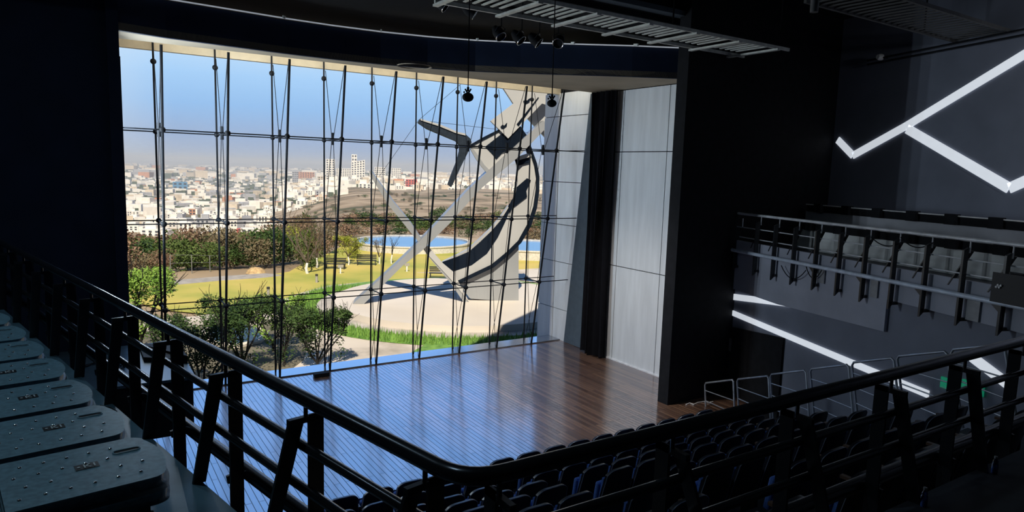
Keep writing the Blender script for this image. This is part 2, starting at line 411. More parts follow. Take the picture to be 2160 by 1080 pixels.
# equipment box on the stage-left side, cables lying on it
t = thing('equipment_cabinet', 'big black equipment cabinet behind the balcony rail, fixed below the dark stage wall', 'cabinet', (.3, 11.9, .95))
MB().box((.25, 11.9, 1.36), (2.3, 2.3, .84)).build('body', BLACK, t, bevel=.02)
MB().box((.25, 11.9, 1.795), (2.36, 2.36, .04)).build('worktop', mat('blue_grey_laminate', (.05, .085, .11), .4, spec=.6), t)
MB().box((-.5, 12.6, .2), (.9, 1.6, 1.5)).build('pedestal', BLACK, t)
tag(MB().prism([(.85, 11.9, 1.82), (1.42, 11.5, 1.82), (1.42, 11.5, 1.86), (1.25, 12.7, 2.05), (.85, 12.7, 2.05)][:3] + [(1.40, 12.6, 1.82), (.85, 12.8, 1.82)], (0, 0, .07)).build('laptop_case', BLACK, bevel=.01),
    'flat black case lying on the cabinet by the window', 'case')
for i, s in enumerate((3, 8, 12)):
    rr = random.Random(s); pp = []; x, y, a = .5 + .1 * i, 11.2 + .35 * i, rr.random() * 6
    for q in range(22): a += rr.uniform(-.7, .9); x += .07 * cos(a); y += .07 * sin(a); pp.append((min(1.3, max(-.1, x)), min(12.9, max(10.85, y)), 1.835))
    tag(MB().tube(pp, .011, 5).build('audio_cable', BLACK), 'loose black cable coiled on the equipment cabinet, %s of three from the balcony' % NTH[i], 'cable', 'cables on the cabinet')

h_ = atz(874, 139, 7.17)
t = MB().lathe([(.37, 7.155), (.37, 7.169), (.35, 7.169), (.35, 7.155)], (h_.x, h_.y, 0), 40, caps=False).build('trim_4', TAN)
t['kind'] = 'structure'
# added light booms, out of view behind the dark jamb, side-lighting the stage
for i, y in enumerate((14.3, 14.9, 15.5)):
    t = thing('fill_boom', 'added upright light boom, unseen behind the window jamb, %s from the stage' % NTH[i], 'added light', (.80, y, 3.3), 'added light booms behind the window jamb')
    MB().box((.795, y, 5.05), (.05, .12, 3.5)).build('housing', BLACK, t)
    ld = bpy.data.lights.new('fill_boom_lamp', 'AREA'); ld.shape = 'RECTANGLE'; ld.size = .09; ld.size_y = 3.3; ld.energy = 95; ld.color = (.74, .88, 1.0)
    lo = bpy.data.objects.new('fill_boom_lamp', ld); COL.objects.link(lo); lo.parent = t; lo.location = (.035, 0, 1.75)
    lo.rotation_euler = Vector((-.92, .39, 0) if i < 2 else (-1, -.02, 0)).to_track_quat('Z', 'Y').to_euler()
    if i == 2: ld.energy = 75; ld.spread = rad(75)
# added ceiling downlights, out of view, brightening the balcony chairs
for i, (x, y) in enumerate(((-.5, 3.6), (-1.4, 8.0))):
    t = thing('balcony_fill_light', 'added unseen round ceiling downlight over the balcony chairs, %s from the corner' % NTH[i], 'downlight', (x, y, 8.8), 'added downlights over the balcony')
    MB().lathe([(.16, 8.8), (.16, 8.92)], (x, y, 0), 24).build('can', BLACK, t)
    ld = bpy.data.lights.new('balcony_fill_lamp', 'AREA'); ld.shape = 'DISK'; ld.size = .3; ld.energy = 26; ld.color = (.62, .85, 1.0)
    lo = bpy.data.objects.new('balcony_fill_lamp', ld); COL.objects.link(lo); lo.parent = t; lo.location = (0, 0, -.02)
# added cove light behind the soffit edge, brightening the cream head beam
t = thing('cove_fill_light', 'added slim linear cove light hidden behind the soffit edge over the window', 'added light', (6.4, 14.78, 7.5))
MB().box((6.4, 14.75, 7.55), (11.0, .05, .10)).build('housing', BLACK, t)
ld = bpy.data.lights.new('cove_fill_lamp', 'AREA'); ld.shape = 'RECTANGLE'; ld.size = 10.9; ld.size_y = .06; ld.energy = 60; ld.color = (1, .93, .78)
lo = bpy.data.objects.new('cove_fill_lamp', ld); COL.objects.link(lo); lo.parent = t; lo.location = (0, .03, .05); lo.rotation_euler = (rad(82), 0, 0)
# ------------------------------------------------------------------ balcony slab, rail
A0 = Vector((1.16, 2.09, 0)); UD = Vector((-.2162, .9763, 0)); OUTW = Vector((.9763, .2162, 0))
m = MB().prism([(1.14, 2.03, 2.82), (1.14 - .2162 * 11.5, 2.03 + .9763 * 11.5, 2.82), (-7.8, 13.2, 2.82), (-7.8, -6.2, 2.82), (14, -6.2, 2.82), (14, 2.03, 2.82)], (0, 0, .18))
struct('floor_balcony', m, GFLOOR)
m = MB().prism([(1.10, 2.2, 3.0), (1.10 - .2162 * 11.3, 2.2 + .9763 * 11.3, 3.0), (-.4 - .2162 * 11.3, 2.2 + .9763 * 11.3, 3.0), (-.4, 2.2, 3.0)], (0, 0, .006))
struct('floor_walkway', m, WALK)
rail = thing('balcony_railing', 'black tubular railing with twin-plate posts bending round the balcony corner', 'railing', (1.16, 2.06, 3.0))
def corner(zz, off, first, last, n=6, R=.16):
    # path parallel to the balcony edge, off outward, with a rounded corner
    a = A0 + OUTW * off; b = Vector((0, 2.05 + off, 0))
    s = (b.y - a.y) / UD.y; c = Vector((a.x + UD.x * s, b.y, 0))
    p = [a + UD * first]; q0 = c + UD * R; q1 = c + Vector((R, 0, 0))
    for i in range(n + 1):
        t = i / n; p.append(q0 * (1 - t) ** 2 + c * (2 * t * (1 - t)) + q1 * t ** 2)
    p.append(Vector((last, b.y, 0)))
    for k in p: k.z = zz
    return p
def seg(p): # subdivide long pieces
    o_ = []
    for a, b in zip(p[:-1], p[1:]):
        n = max(1, int((b - a).length / .8))
        for i in range(n): o_.append(a + (b - a) * (i / n))
    return o_ + [p[-1]]
MB().tube(seg(corner(3.865, 0, 11.6, 9.5)), .036, 16).build('handrail', PIPE, rail)
MB().tube(seg(corner(3.62, 0, 11.6, 9.5, R=.05)), .024, 10).build('mid_rail', PIPE, rail)
MB().tube(seg(corner(3.40, 0, 11.6, 9.5, R=.05)), .024, 10).build('mid_rail', PIPE, rail)
MB().tube(seg(corner(3.12, .13, 11.6, 9.5, R=.05)), .045, 12).build('base_tube', PIPE, rail)
def post(mbv, p, along, outw, ztop=3.78, zfoot=3.0, zlow=2.72, lean=.32):
    p = Vector((p.x, p.y, 0)); w = .08; th = .018
    zz = Vector((0, 0, 1))
    vp = MB().prism([p + outw * .012 + zz * zlow, p + outw * (.012 + w) + zz * zlow, p + outw * (.012 + w) + zz * ztop, p + outw * .012 + zz * ztop], along * th)
    a, b = p + zz * (ztop - .01), p + along * lean + zz * zfoot
    d = along * th
    lp = MB().prism([a - outw * .012, a - outw * (.012 + w), b - outw * (.012 + w), b - outw * .012], d)
    gp = MB().prism([p - outw * .092 + zz * (ztop - .03), p + outw * .092 + zz * (ztop - .03), p + outw * .092 + zz * ztop, p - outw * .092 + zz * ztop], along * (th + .01))
    pin = MB().tube([p + along * .01 + zz * (ztop - .02), p + along * .01 + zz * 3.86], .011, 8)
    return vp, lp, gp, pin
def add_post(p, along, outw, br=True):
    vp, lp, gp, pin = post(None, p, along, outw)
    o_ = vp.build('post', STEEL, rail); WL[o_] = WL[rail]
    lp.build('leaning_plate', STEEL, o_); gp.build('head_plate', STEEL, o_); pin.build('support_pin', PIPE, o_)
    MB().bar(p + along * .05 + outw * .01 + Vector((0, 0, 3.10)), p + along * .05 + outw * .13 + Vector((0, 0, 3.12)), .05, .02).build('tube_bracket', STEEL, o_)
s0 = (2.28 - 2.09) / .9763
for k in range(11): add_post(A0 + UD * (s0 + .937 * k), UD, OUTW)
XD = Vector((1, 0, 0)); YD = Vector((0, 1, 0))
for k in range(8): add_post(Vector((1.3 + .92 * k, 2.05, 0)), XD, YD)
for i, px in enumerate(((1948, 1046), (2097, 976))):
    q = atz(px[0], px[1] + 22, 3.0)
    b = thing('water_bottle', 'small blue water bottle with white cap by the front railing foot, %s' % ('beside the nearer post' if i == 0 else 'towards the gallery side'), 'bottle', tuple(q), 'water bottles by the front railing')
    MB().lathe([(.017, 0), (.020, .006), (.020, .065), (.016, .078), (.018, .087), (.009, .105), (.009, .111)], q, 16).build('bottle_body', BOTTLE, b)
    MB().lathe([(.011, .108), (.011, .124), (.0001, .125)], q, 12).build('cap', WHITEP, b)

# ------------------------------------------------------------------ folded balcony chairs
INW = -OUTW
def chair_proto():
    t = thing('folding_chair', 'x', 'chair', (0, 0, 0), 'folded chairs in the balcony row')
    # local: +x points to the rail, y along the row; back folded flat
    def plate(z, th, x1, hw, x0=-.52, bul=.03, rc=.05):
        pts = [(x0, -hw, z)]
        for sg in (-1, 1):
            arc = [(x1 - bul - rc + rc * cos(a), sg * (hw - rc + rc * sin(a)), z) for a in [pi / 2 * k / 5 for k in range(6)]]
            if sg < 0: pts += arc[::-1]; pts += [(x1 - bul + bul * (1 - (k / 4.0) ** 2), (hw - rc) * k / 4, z) for k in (-3, -2, -1, 0, 1, 2, 3)]
            else: pts += arc
        pts += [(x0, hw, z)]
        return MB().prism(pts, (0, 0, th))
    bk = plate(.735, .045, .0, .225).build('backrest', CHAIRM, t, bevel=.014)
    WL[bk] = Vector((0, 0, 0))
    for i in range(7):
        for j, yy in enumerate((-.155, -.052, .052, .155)):
            x = -.085 - .078 * i + (.014 if j % 2 else -.014)
            if x < -.51 or (i == 0 and yy > 0) or (i in (2, 3) and j == 1): continue
            MB().lathe([(.0075, 0), (.006, .004), (.0001, .006)], (x, yy, .780), 8).build('rivet', CHROME, bk)
    rim = []
    for i in range(24):
        a = 2 * pi * i / 24; rim.append((-.10 + (.032 if cos(a) > 0 else -.032) + .018 * cos(a), .095 + .018 * sin(a), .781))
    MB().tube(rim, .0035, 6, closed=True).build('handle_rim', CHAIRM, bk)
    MB().prism([(p[0], p[1], .7795) for p in rim], (0, 0, .0012)).build('handle_slot', LABELM, bk)
    lb = MB().box((-.255, .02, .781), (.082, .055, .0025)).build('maker_label', LABELM, bk)
    z = .7832; m = MB(); c = Vector((-.255, .02, z))
    def stroke(u0, v0, u1, v1, wd=.006):
        a = c + Vector((u0, v0, 0)); b_ = c + Vector((u1, v1, 0)); d = (b_ - a).normalized(); nn = Vector((-d.y, d.x, 0)) * wd / 2
        m.prism([a + nn, a - nn, b_ - nn, b_ + nn], (0, 0, .0008))
    stroke(-.008, -.017, -.008, .017); stroke(-.006, -.002, .012, .017); stroke(-.004, .0, .013, -.017); stroke(.026, -.017, .026, .017)
    m.lathe([(.006, 0), (.0055, .0012), (.0001, .0013)], c + Vector((-.028, -.002, 0)), 12)
    m.build('printed_mark', mat('pale_print', (.62, .68, .70), .5), bk)
    plate(.665, .05, .012, .222).build('seat', CHAIRM, t, bevel=.014)
    MB().box((-.25, 0, .60), (.34, .40, .10)).build('seat_frame', STEEL, t)
    for sx in (-.42, -.08):
        for sy in (-.19, .19):
            MB().tube([(sx, sy, .62), (sx + (.03 if sx > -.2 else -.03), sy, .02)], .014, 8).build('leg', STEEL, t)
    return t
DUP0 = chair_proto()
bpy.context.view_layer.update()
C0 = atz(360, 1000, 3.76)
for i in range(9):
    s = .545 * i
    q = Vector((C0.x, C0.y, 0)) + UD * (s + .20) - OUTW * (-.02)
    lab = 'charcoal folded chair beside the balcony railing, %s of its row from the corner' % NTH[i]
    o_ = DUP0 if i == 0 else dup(DUP0)
    o_.location = (q.x, q.y, 3.0); o_.rotation_euler = (0, 0, math.atan2(OUTW.y, OUTW.x) - .08 + .02 * (i % 3)); o_['label'] = lab
# cable on the balcony floor
pp = [Vector((.12, 6.2, 3.015)) + Vector((.1 * sin(i * .7), -.1 * i, .0)) for i in range(14)]
tag(MB().tube(pp, .01, 6).build('floor_cable', BLACK), 'black cable snaking over the balcony walkway between chairs and railing', 'cable')

# ------------------------------------------------------------------ stalls seating
EDGEM = mat('grey_edge_highlight', (.22, .25, .32), .35, metal=.3)  # paler grey imitating the lit edge of the seat backs
def seat_proto():
    t = thing('theatre_seat', 'x', 'seat', (0, 0, 0), 'stalls seats')
    # faces +y; top of back at z .86
    m = MB(); n = 12; g = []
    W = .247
    for side, off in ((0, 0), (1, .04)):
        for j in range(7):
            v = j / 6; z = .28 + .60 * v
            y = -.02 - .12 * v - off
            hw = W * (.93 + .07 * sin(pi * min(1, v * 1.1)))
            for i in range(n + 1):
                u = 2 * i / n - 1
                zz = z - (.07 * v * abs(u) ** 4)
                g.append((u * hw * (1 - .03 * v), y - .035 * (1 - u * u) + .02, zz))
    k = (n + 1) * 7; fs = []
    for j in range(6):
        for i in range(n):
            a = j * (n + 1) + i; fs.append((a, a + n + 1, a + n + 2, a + 1)); b = a + k; fs.append((b, b + 1, b + n + 2, b + n + 1))
    for i in range(n):
        a = 6 * (n + 1) + i; fs.append((a, a + k, a + k + 1, a + 1)); b = i; fs.append((b, b + 1, b + k + 1, b + k))
    for j in range(6):
        a = j * (n + 1); fs.append((a, a + k, a + k + n + 1, a + n + 1)); a += n; fs.append((a, a + n + 1, a + k + n + 1, a + k))
    m._add(g, fs, True); bk = m.build('backrest', SEATB, t); WL[bk] = Vector((0, 0, 0))
    md = bk.modifiers.new('edge', 'EDGE_SPLIT'); md.split_angle = rad(45)
    MB().prism([(-.20, .0, .34), (.20, .0, .34), (.205, -.075, .74), (-.205, -.075, .74)], (0, .03, .006)).build('back_cushion', SEATF, bk)
    rim = []
    for j in range(7): rim.append(g[j * (n + 1) + k])
    rim += [g[6 * (n + 1) + i + k] for i in range(1, n)]
    for j in range(6, -1, -1): rim.append(g[j * (n + 1) + n + k])
    MB().tube([Vector(q) for q in rim], .0045, 5).build('lit_edge', EDGEM, bk)
    MB().box((0, .06, .47), (.43, .07, .36), ax=(Vector((1, 0, 0)), Vector((0, cos(.15), sin(.15))), Vector((0, -sin(.15), cos(.15))))).build('seat_pan', SEATF, t, bevel=.02)
    sd = MB().box((.262, .03, .30), (.03, .20, .60)).build('side_panel', SEATB, t)
    WL[sd] = Vector((0, 0, 0))
    MB().box((.262, .06, .615), (.05, .30, .03)).build('armrest', ARMW, sd)
    return t
SEAT = seat_proto()
bpy.context.view_layer.update()
first = True
for r, (y, zt) in enumerate(ROWS):
    X0 = 5.7 + .28 * (r % 2); n0 = -16; n1 = 13
    vis = []
    for c in range(n0, n1):
        x = X0 + .533 * c
        xr = 11.0 - .275 * (9.0 - y)
        if x > xr: continue
        if x < .95 + (9 - y) * .10: continue
        if 5.0 - .02 * r < x < 5.7: continue          # aisle
        P = Vector((x, y, zt)) - EYE; d = P.dot(FW)
        if d < .3: continue
        ix = 1080 + F * P.dot(RT) / d; iy = 540 - F * P.dot(UP) / d
        if ix < 560 or ix > 2230 or iy > 1130: continue
        vis.append(x)
    for i, x in enumerate(vis):
        lab = 'black stalls seat, %s row back from the stage, %s from the balcony side' % (NTH[r], NTH[i])
        o_ = SEAT if first else dup(SEAT)
        first = False
        o_.location = (x, y - .03 * abs(x - 6.2) * 0, zt - .86); o_.rotation_euler = (0, 0, random.uniform(-.03, .03)); o_['label'] = lab

# ------------------------------------------------------------------ side gallery opposite
GA = Vector((12.67, 10.13, 0)); GU = Vector((-.2697, -.9629, 0)); GN = Vector((.9629, -.2697, 0))
ZR = 4.2
def G(s, d, z): return GA + GU * s + GN * d + Vector((0, 0, z))
def gp(px, py, d): return atp(px, py, G(0, d, 0), GN)
def gsd(p): q = Vector((p.x, p.y, 0)) - GA; return q.dot(GU)
gr = thing('gallery_railing', 'bright metal handrail with black bracketed posts along the opposite side gallery', 'railing', tuple(G(4, 0, 3.4)))
MB().tube([G(0.0 + .8 * i, 0, ZR) for i in range(14)], .028, 10).build('handrail', ALU, gr)
MB().tube([G(.12 + .8 * i, 0, ZR - .30) for i in range(14)], .011, 8).build('mid_rail', ALU, gr)
MB().tube([G(.12 + .8 * i, 0, ZR - .52) for i in range(14)], .011, 8).build('mid_rail', ALU, gr)
MB().tube([G(.1 + .8 * i, -.16, 3.38) for i in range(14)], .038, 10).build('base_tube', mat('blue_grey_tube', (.66, .74, .88), .45, metal=.1), gr)
MB().tube([G(-.02, 0, ZR - .30), G(.2, 0, ZR - .30), G(.2, 0, ZR - .10)], .012, 8).build('end_return', ALU, gr)
pins = [1572, 1606, 1645, 1687, 1734, 1784, 1838, 1900, 1968, 2048, 2139]
ss = []
for px in pins:
    ss.append(gsd(gp(px, 452 + (px - 1557) * .113 + 6, 0)))
zz = Vector((0, 0, 1))
for i, s in enumerate([.1] + ss[1:]):
    p = G(s, 0, 0); ob = -GN; al = -GU
    m = MB()
    for o2 in (.0, ):
        m.prism([p + ob * .02 + zz * 2.98, p + ob * .11 + zz * 2.90, p + ob * .11 + zz * (ZR - .16), p + ob * .02 + zz * (ZR - .12)] if i else [p + ob * .02 + zz * 2.98, p + ob * .11 + zz * 2.90, p + ob * .11 + zz * 3.35, p + ob * .02 + zz * 3.35], al * .035)
    o_ = m.build('post', STEEL, gr); WL[o_] = WL[gr]
    if i:
        a, b = p - ob * .01 + zz * (ZR - .17), p + al * .30 - ob * .01 + zz * 3.47
        MB().prism([a, a - ob * .08, b - ob * .08, b], al * .02).build('brace', STEEL, o_)
        MB().tube([p + zz * (ZR - .2), p + zz * ZR], .010, 6).build('support_pin', ALU, o_)
    MB().box(p + ob * -.0 + zz * 3.0, (.12, .05, .05), rz=math.atan2(GN.y, GN.x)).build('wall_fixing', STEEL, o_)
    if i in (4, 6, 8, 10):
        MB().prism([p + ob * .05 + zz * 3.33, p + ob * .05 + zz * 3.18, p + al * .22 + ob * .05 + zz * 3.36], ob * .02).build('gusset', STEEL, o_)
# fascia upstand, floor, risers, back wall of the gallery
def poly(pix, d, th, name, m_, zfix=None):
    return struct(name, MB().prism([gp(x, y, d) for x, y in pix], GN * th), m_)
def quadsd(s0, s1, z0, z1, d, th): return MB().prism([G(s0, d, z0), G(s1, d, z0), G(s1, d, z1), G(s0, d, z1)], GN * th)
D0 = .02
zA = gp(1600, 632, D0).z; zB = gp(1866, 700, D0).z; zC = gp(1871, 632, D0).z; zD = gp(2159, 704, D0).z
sB = gsd(gp(1868, 660, D0)); sC = gsd(gp(1545, 600, D0))
ztop = gp(1858, 560, D0).z
zl = gp(1545, 607, D0).z; zl2 = gp(1640, 642, D0).z; sl2 = gsd(gp(1640, 642, D0))
m = MB().prism([G(-.6, D0, zl), G(sl2, D0, zl2), G(sB, D0, zB), G(sB, D0, ztop), G(-.6, D0, ztop)], GN * .06)
m.prism([G(sB, D0, zC), G(14, D0, zC + (zD - zC) / (gsd(gp(2159, 704, D0)) - sB) * (14 - sB)), G(14, D0, ztop), G(sB, D0, ztop)], GN * .06)
struct('wall_gallery_front', m, GWALL)
struct('floor_gallery', MB().prism([G(-.6, .05, ztop - .12), G(14, .05, ztop - .12), G(14, 3.4, ztop - .12), G(-.6, 3.4, ztop - .12)], (0, 0, -.2)), GFLOOR)
zr1 = gp(1858, 547, 1.25).z
struct('wall_riser', quadsd(.45, 14, zr1 - .3, gp(1900, 510, 1.25).z, 1.25, .7), RISER)
zr2t = gp(1905, 464, 2.25).z
sR2 = gsd(gp(1700, 445, 2.25))
struct('wall_upper_riser', quadsd(sR2, 14, zr1 - .3, zr2t, 2.25, .9), mat('grey_plaster_riser', (.50, .51, .56), .7, nscale=1.2))
struct('wall_right', quadsd(-1.5, 16, -2.5, 9.2, 3.3, .3), GWALL2)
struct('wall_right_lower', quadsd(-.6, 16, -2.5, ztop - .14, .085, .3), GWALL2)
# ledge seats along both risers: black ledge with tip-up seat tops
for r, (d, ztp, x0, nm) in enumerate(((1.25, gp(1900, 510, 1.25).z, .5, 'lower'), (2.25, zr2t, sR2 + .05, 'upper'))):
    lg = thing('gallery_ledge_rail', 'black ledge rail with bright front edge along the %s gallery riser' % nm, 'ledge', tuple(G(x0, d, ztp)))
    MB().prism([G(x0, d - .03, ztp), G(13.8, d - .03, ztp), G(13.8, d - .03, ztp + .16), G(x0, d - .03, ztp + .16)], GN * .12).build('ledge', BLACK, lg)
    MB().tube([G(x0, d - .05, ztp + .165), G(13.8, d - .05, ztp + .165)], .012, 6).build('edge_strip', WHITEP, lg)
    n = 14 if r == 0 else 13
    for i in range(n):
        s = x0 + .45 + .86 * i
        MB().box(G(s, d - .06, ztp + .10), (.14, .22, .20), rz=math.atan2(GN.y, GN.x)).build('seat_top_block', BLACK, lg)
# white light strips in the walls
def strip(name, label, pix, d, w, th=-.03):
    P = [gp(x, y, d) for x, y in pix]; m = MB()
    for a, b in zip(P[:-1], P[1:]):
        dd = (b - a).normalized(); nn = GN.cross(dd).normalized() * (w / 2); e = dd * 0.0
        m.prism([a - nn, b - nn, b + nn, a + nn], GN * th)
    return tag(m.build(name, LED), label, 'light strip')
strip('wall_light_strip', 'long white light line rising in a check shape across the dark upper side wall', [(1768, 295), (1800, 328), (1912, 266), (2200, 92)], 3.295, .17)
strip('wall_light_strip', 'white light line zigzagging down from the long line on the upper side wall', [(1915, 272), (2130, 397), (2220, 357)], 3.295, .20)
q = [(1520, 616), (1640, 634)]
p4 = [gp(1520, 616, .08), gp(1620, 629, .08), gp(1646, 633, .08), gp(1706, 652, .08), gp(1640, 644, .08), gp(1520, 629, .08)]
tag(MB().prism(p4, GN * -.03).build('wall_light_strip', LED), 'short white light wedge running out under the gallery front', 'light strip')
strip('wall_light_strip', 'white light line sloping down the lower wall behind the aisle guard frames', [(1518, 648), (1790, 762), (1960, 832)], .08, .12)
strip('wall_light_strip', 'short white light line beside the green exit signs on the lower wall', [(2052, 753), (2130, 812)], .08, .15)
# backstage door in the lower wall
dp = [gp(1515, 683, .08), gp(1656, 713, .08), gp(1648, 880, .08), gp(1510, 880, .08)]
dr = MB().prism([dp[0], dp[1], Vector((dp[1].x, dp[1].y, -.6)), Vector((dp[0].x, dp[0].y, -.6))], GN * -.05).build('door_1', BLACK); dr['kind'] = 'structure'
WL[dr] = Vector(dr.location)
c = gp(1538, 726, .02)
MB().box(c, (.02, .16, .30), rz=math.atan2(GN.y, GN.x)).build('door_plate', mat('dull_grey_plate', (.10, .10, .11), .5), dr)
# small items on the gallery front
for i, (x, y) in enumerate(((1735, 583), (1846, 608), (2055, 650))):
    tag(MB().box(gp(x, y, D0) - GN * .015, (.03, .16 + .05 * (i == 2), .26 + .06 * i), rz=math.atan2(GN.y, GN.x)).build('socket_plate', mat('galvanised_plate', (.26, .27, .29), .5, metal=.3)),
        'grey metal socket plate on the gallery front, %s from the stage' % NTH[i], 'socket plate', 'socket plates on the gallery front')
sp_ = gsd(gp(2128, 610, -.25))
t = thing('loudspeaker', 'black box loudspeaker with small white badge hanging on the gallery rail', 'loudspeaker', tuple(G(sp_, -.25, 3.35)))
s1 = gsd(gp(2096, 600, -.52)); zt_ = gp(2096, 578, -.52).z; zb_ = gp(2096, 632, -.52).z
MB().prism([G(s1, -.52, zb_), G(s1 + .75, -.52, zb_), G(s1 + .75, -.52, zt_), G(s1, -.52, zt_)], GN * .30).build('cabinet', SPK, t, bevel=.03)
cx = gp(2102, 603, -.53); bd = MB()
for i in range(4): bd.lathe([(.018, 0), (.014, .01), (.0001, .012)], cx + GU * (.02 * i) + zz * (.014 * ((i % 2) * 2 - 1)), 10, ax=(GU, zz, -GN))
bd.build('badge', WHITEP, t)
for i in range(3):
    a = G(s1 + .25 + .12 * i, -.34, zt_ + .01); MB().tube([a, a + GU * .05 + zz * .10, a + GU * (.16 + .05 * i) + zz * .24, G(s1 + .5 + .1 * i, 0, ZR - .3)], .009, 6).build('suspension_cable', BLACK, t)
for i, (x0, x1, sag) in enumerate(((1648, 1700, .22), (1700, 1733, .20), (1838, 1900, .10), (1900, 1968, .12))):
    a = gp(x0, 560 if i < 2 else 500, -.06); b = gp(x1, 570 if i < 2 else 512, -.06)
    pts = [a + (b - a) * (k / 10) - zz * sag * 4 * (k / 10) * (1 - k / 10) for k in range(11)]
    tag(MB().tube(pts, .010, 5).build('hanging_cable', BLACK), 'thin black cable sagging from the gallery posts, %s from the stage' % NTH[i], 'cable', 'cables sagging along the gallery')
# aisle guard frames
FP = [((1487, 808), (1547, 801)), ((1555, 800), (1621, 793)), ((1625, 790), (1700, 781)), ((1709, 779), (1790, 769)), ((1797, 765), (1885, 755)), ((1892, 752), (1998, 741)), ((2006, 738), (2118, 726))]
for i, (a, b) in enumerate(FP):
    A = gp(*a, -1.0); B = gp(*b, -1.0); d = (B - A); d.normalize(); H = 1.0
    def dn(p, h, lean): return p - zz * h - (-GU) * lean
    t = thing('guard_frame', 'tubular metal guard frame along the side aisle, %s up from the stage' % NTH[i], 'guard rail', tuple((A + B) / 2 - zz * H), 'guard frames stepping up the side aisle')
    lean = .18 + .02 * i
    a2 = A - zz * H + GU * lean; b2 = B - zz * H + GU * lean
    MB().tube([a2, a2 + (A - a2) * .96, A + d * .04, A + (B - A) * .5, B - d * .04, b2 + (B - b2) * .96, b2], .019, 10).build('frame', mat('steel_frame_%d' % i, (.34, .37, .42), .35, metal=.4) if i == 0 else bpy.data.materials['steel_frame_0'], t)
    for f0, f1 in ((.16, .42), (.38, .68), (.62, .93)):
        MB().tube([A + (a2 - A) * f0, B + (b2 - B) * f1], .011, 8).build('cross_bar', bpy.data.materials['steel_frame_0'], t)
# exit signs
for i, (x, y) in enumerate(((2006, 812), (2052, 818))):
    c = gp(x, y, .06); ax = math.atan2(GN.y, GN.x)
    t = thing('exit_sign', 'small green exit sign with white running figure, %s' % ('nearer the backstage door' if i == 0 else 'farther up the aisle'), 'sign', tuple(c), 'green exit signs')
    ps = MB().box(c, (.03, .34, .17), rz=ax).build('sign_panel', GREEN, t); WL[ps] = WL[t]
    o3 = c - GN * .02; m = MB()
    def sb(u0, v0, u1, v1, w=.022):
        a = o3 + GU * u0 + zz * v0; b = o3 + GU * u1 + zz * v1; dd = (b - a).normalized(); nn = GN.cross(dd) * w / 2
        m.prism([a - nn, b - nn, b + nn, a + nn], -GN * .004)
    sb(.01, -.01, -.01, .035, .026); sb(-.01, .035, -.045, .02, .014); sb(-.01, .035, .03, .025, .014); sb(.01, -.01, .045, -.045, .018); sb(.01, -.01, -.02, -.05, .018)
    m.lathe([(.014, 0), (.0001, .004)], o3 + zz * .06 - GU * .012, 10, ax=(GU, zz, -GN))
    sb(-.14, -.07, .14, -.07, .008)
    m.build('running_figure', WHITEP, t)

# ------------------------------------------------------------------ rigging over the stage front
t = thing('lighting_catwalk', 'slatted metal catwalk hung across the stage front under the ceiling', 'catwalk', (8, 9.4, 7.6))
Y0, Y1, ZC = 8.88, 9.98, 7.6
XE0, XE1 = 4.9, 12.3
GRT = mat('galvanised_grating', (.86, .87, .80), .5, metal=.1)
MB().box(((XE0 + XE1) / 2, Y0, ZC), (XE1 - XE0, .04, .06)).build('side_rail', GRT, t)
MB().box(((XE0 + XE1) / 2, Y1, ZC), (XE1 - XE0, .04, .06)).build('side_rail', GRT, t)
MB().box(((XE0 + XE1) / 2, Y1 - .30, ZC + .03), (XE1 - XE0, .05, .05)).build('side_rail', BLACK, t)
x = XE0 + .05; i = 0
while x < XE1 - .1:
    if i % 7 == 0:
        MB().box((x, (Y0 + Y1) / 2, ZC - .05), (.09, Y1 - Y0 + .16, .035)).build('cross_beam', GRT, t)
    else:
        MB().box((x, (Y0 + Y1) / 2 - .12, ZC), (.05, Y1 - Y0 - .3, .02)).build('slat', GRT, t)
    x += .165; i += 1
for xh in (6, 9, 12):
    MB().tube([(xh, Y0, ZC), (xh, Y0, 8.95)], .015, 6).build('hanger', BLACK, t)
t = thing('house_catwalk', 'dim dark slatted catwalk under the ceiling above the side gallery', 'catwalk', (13, 6.4, 7.9))
zh = 7.9
a = [atz(1690, 0, zh), atz(1905, 55, zh)]; yl = a[0].y; 
yf = atz(1935, 5, zh).y
for yy in (yl, yf): MB().box((14.2, yy, zh), (8.0, .05, .06)).build('side_rail', mat('dim_grating', (.10, .10, .10), .6) if yy == yl else bpy.data.materials['dim_grating'], t)
for i in range(38): MB().box((10.4 + .2 * i, (yl + yf) / 2, zh), (.05, abs(yf - yl), .02)).build('slat', bpy.data.materials['dim_grating'], t)
for xh in (11, 14): MB().tube([(xh, yl, zh), (xh, yl, 8.95)], .015, 6).build('hanger', BLACK, t)
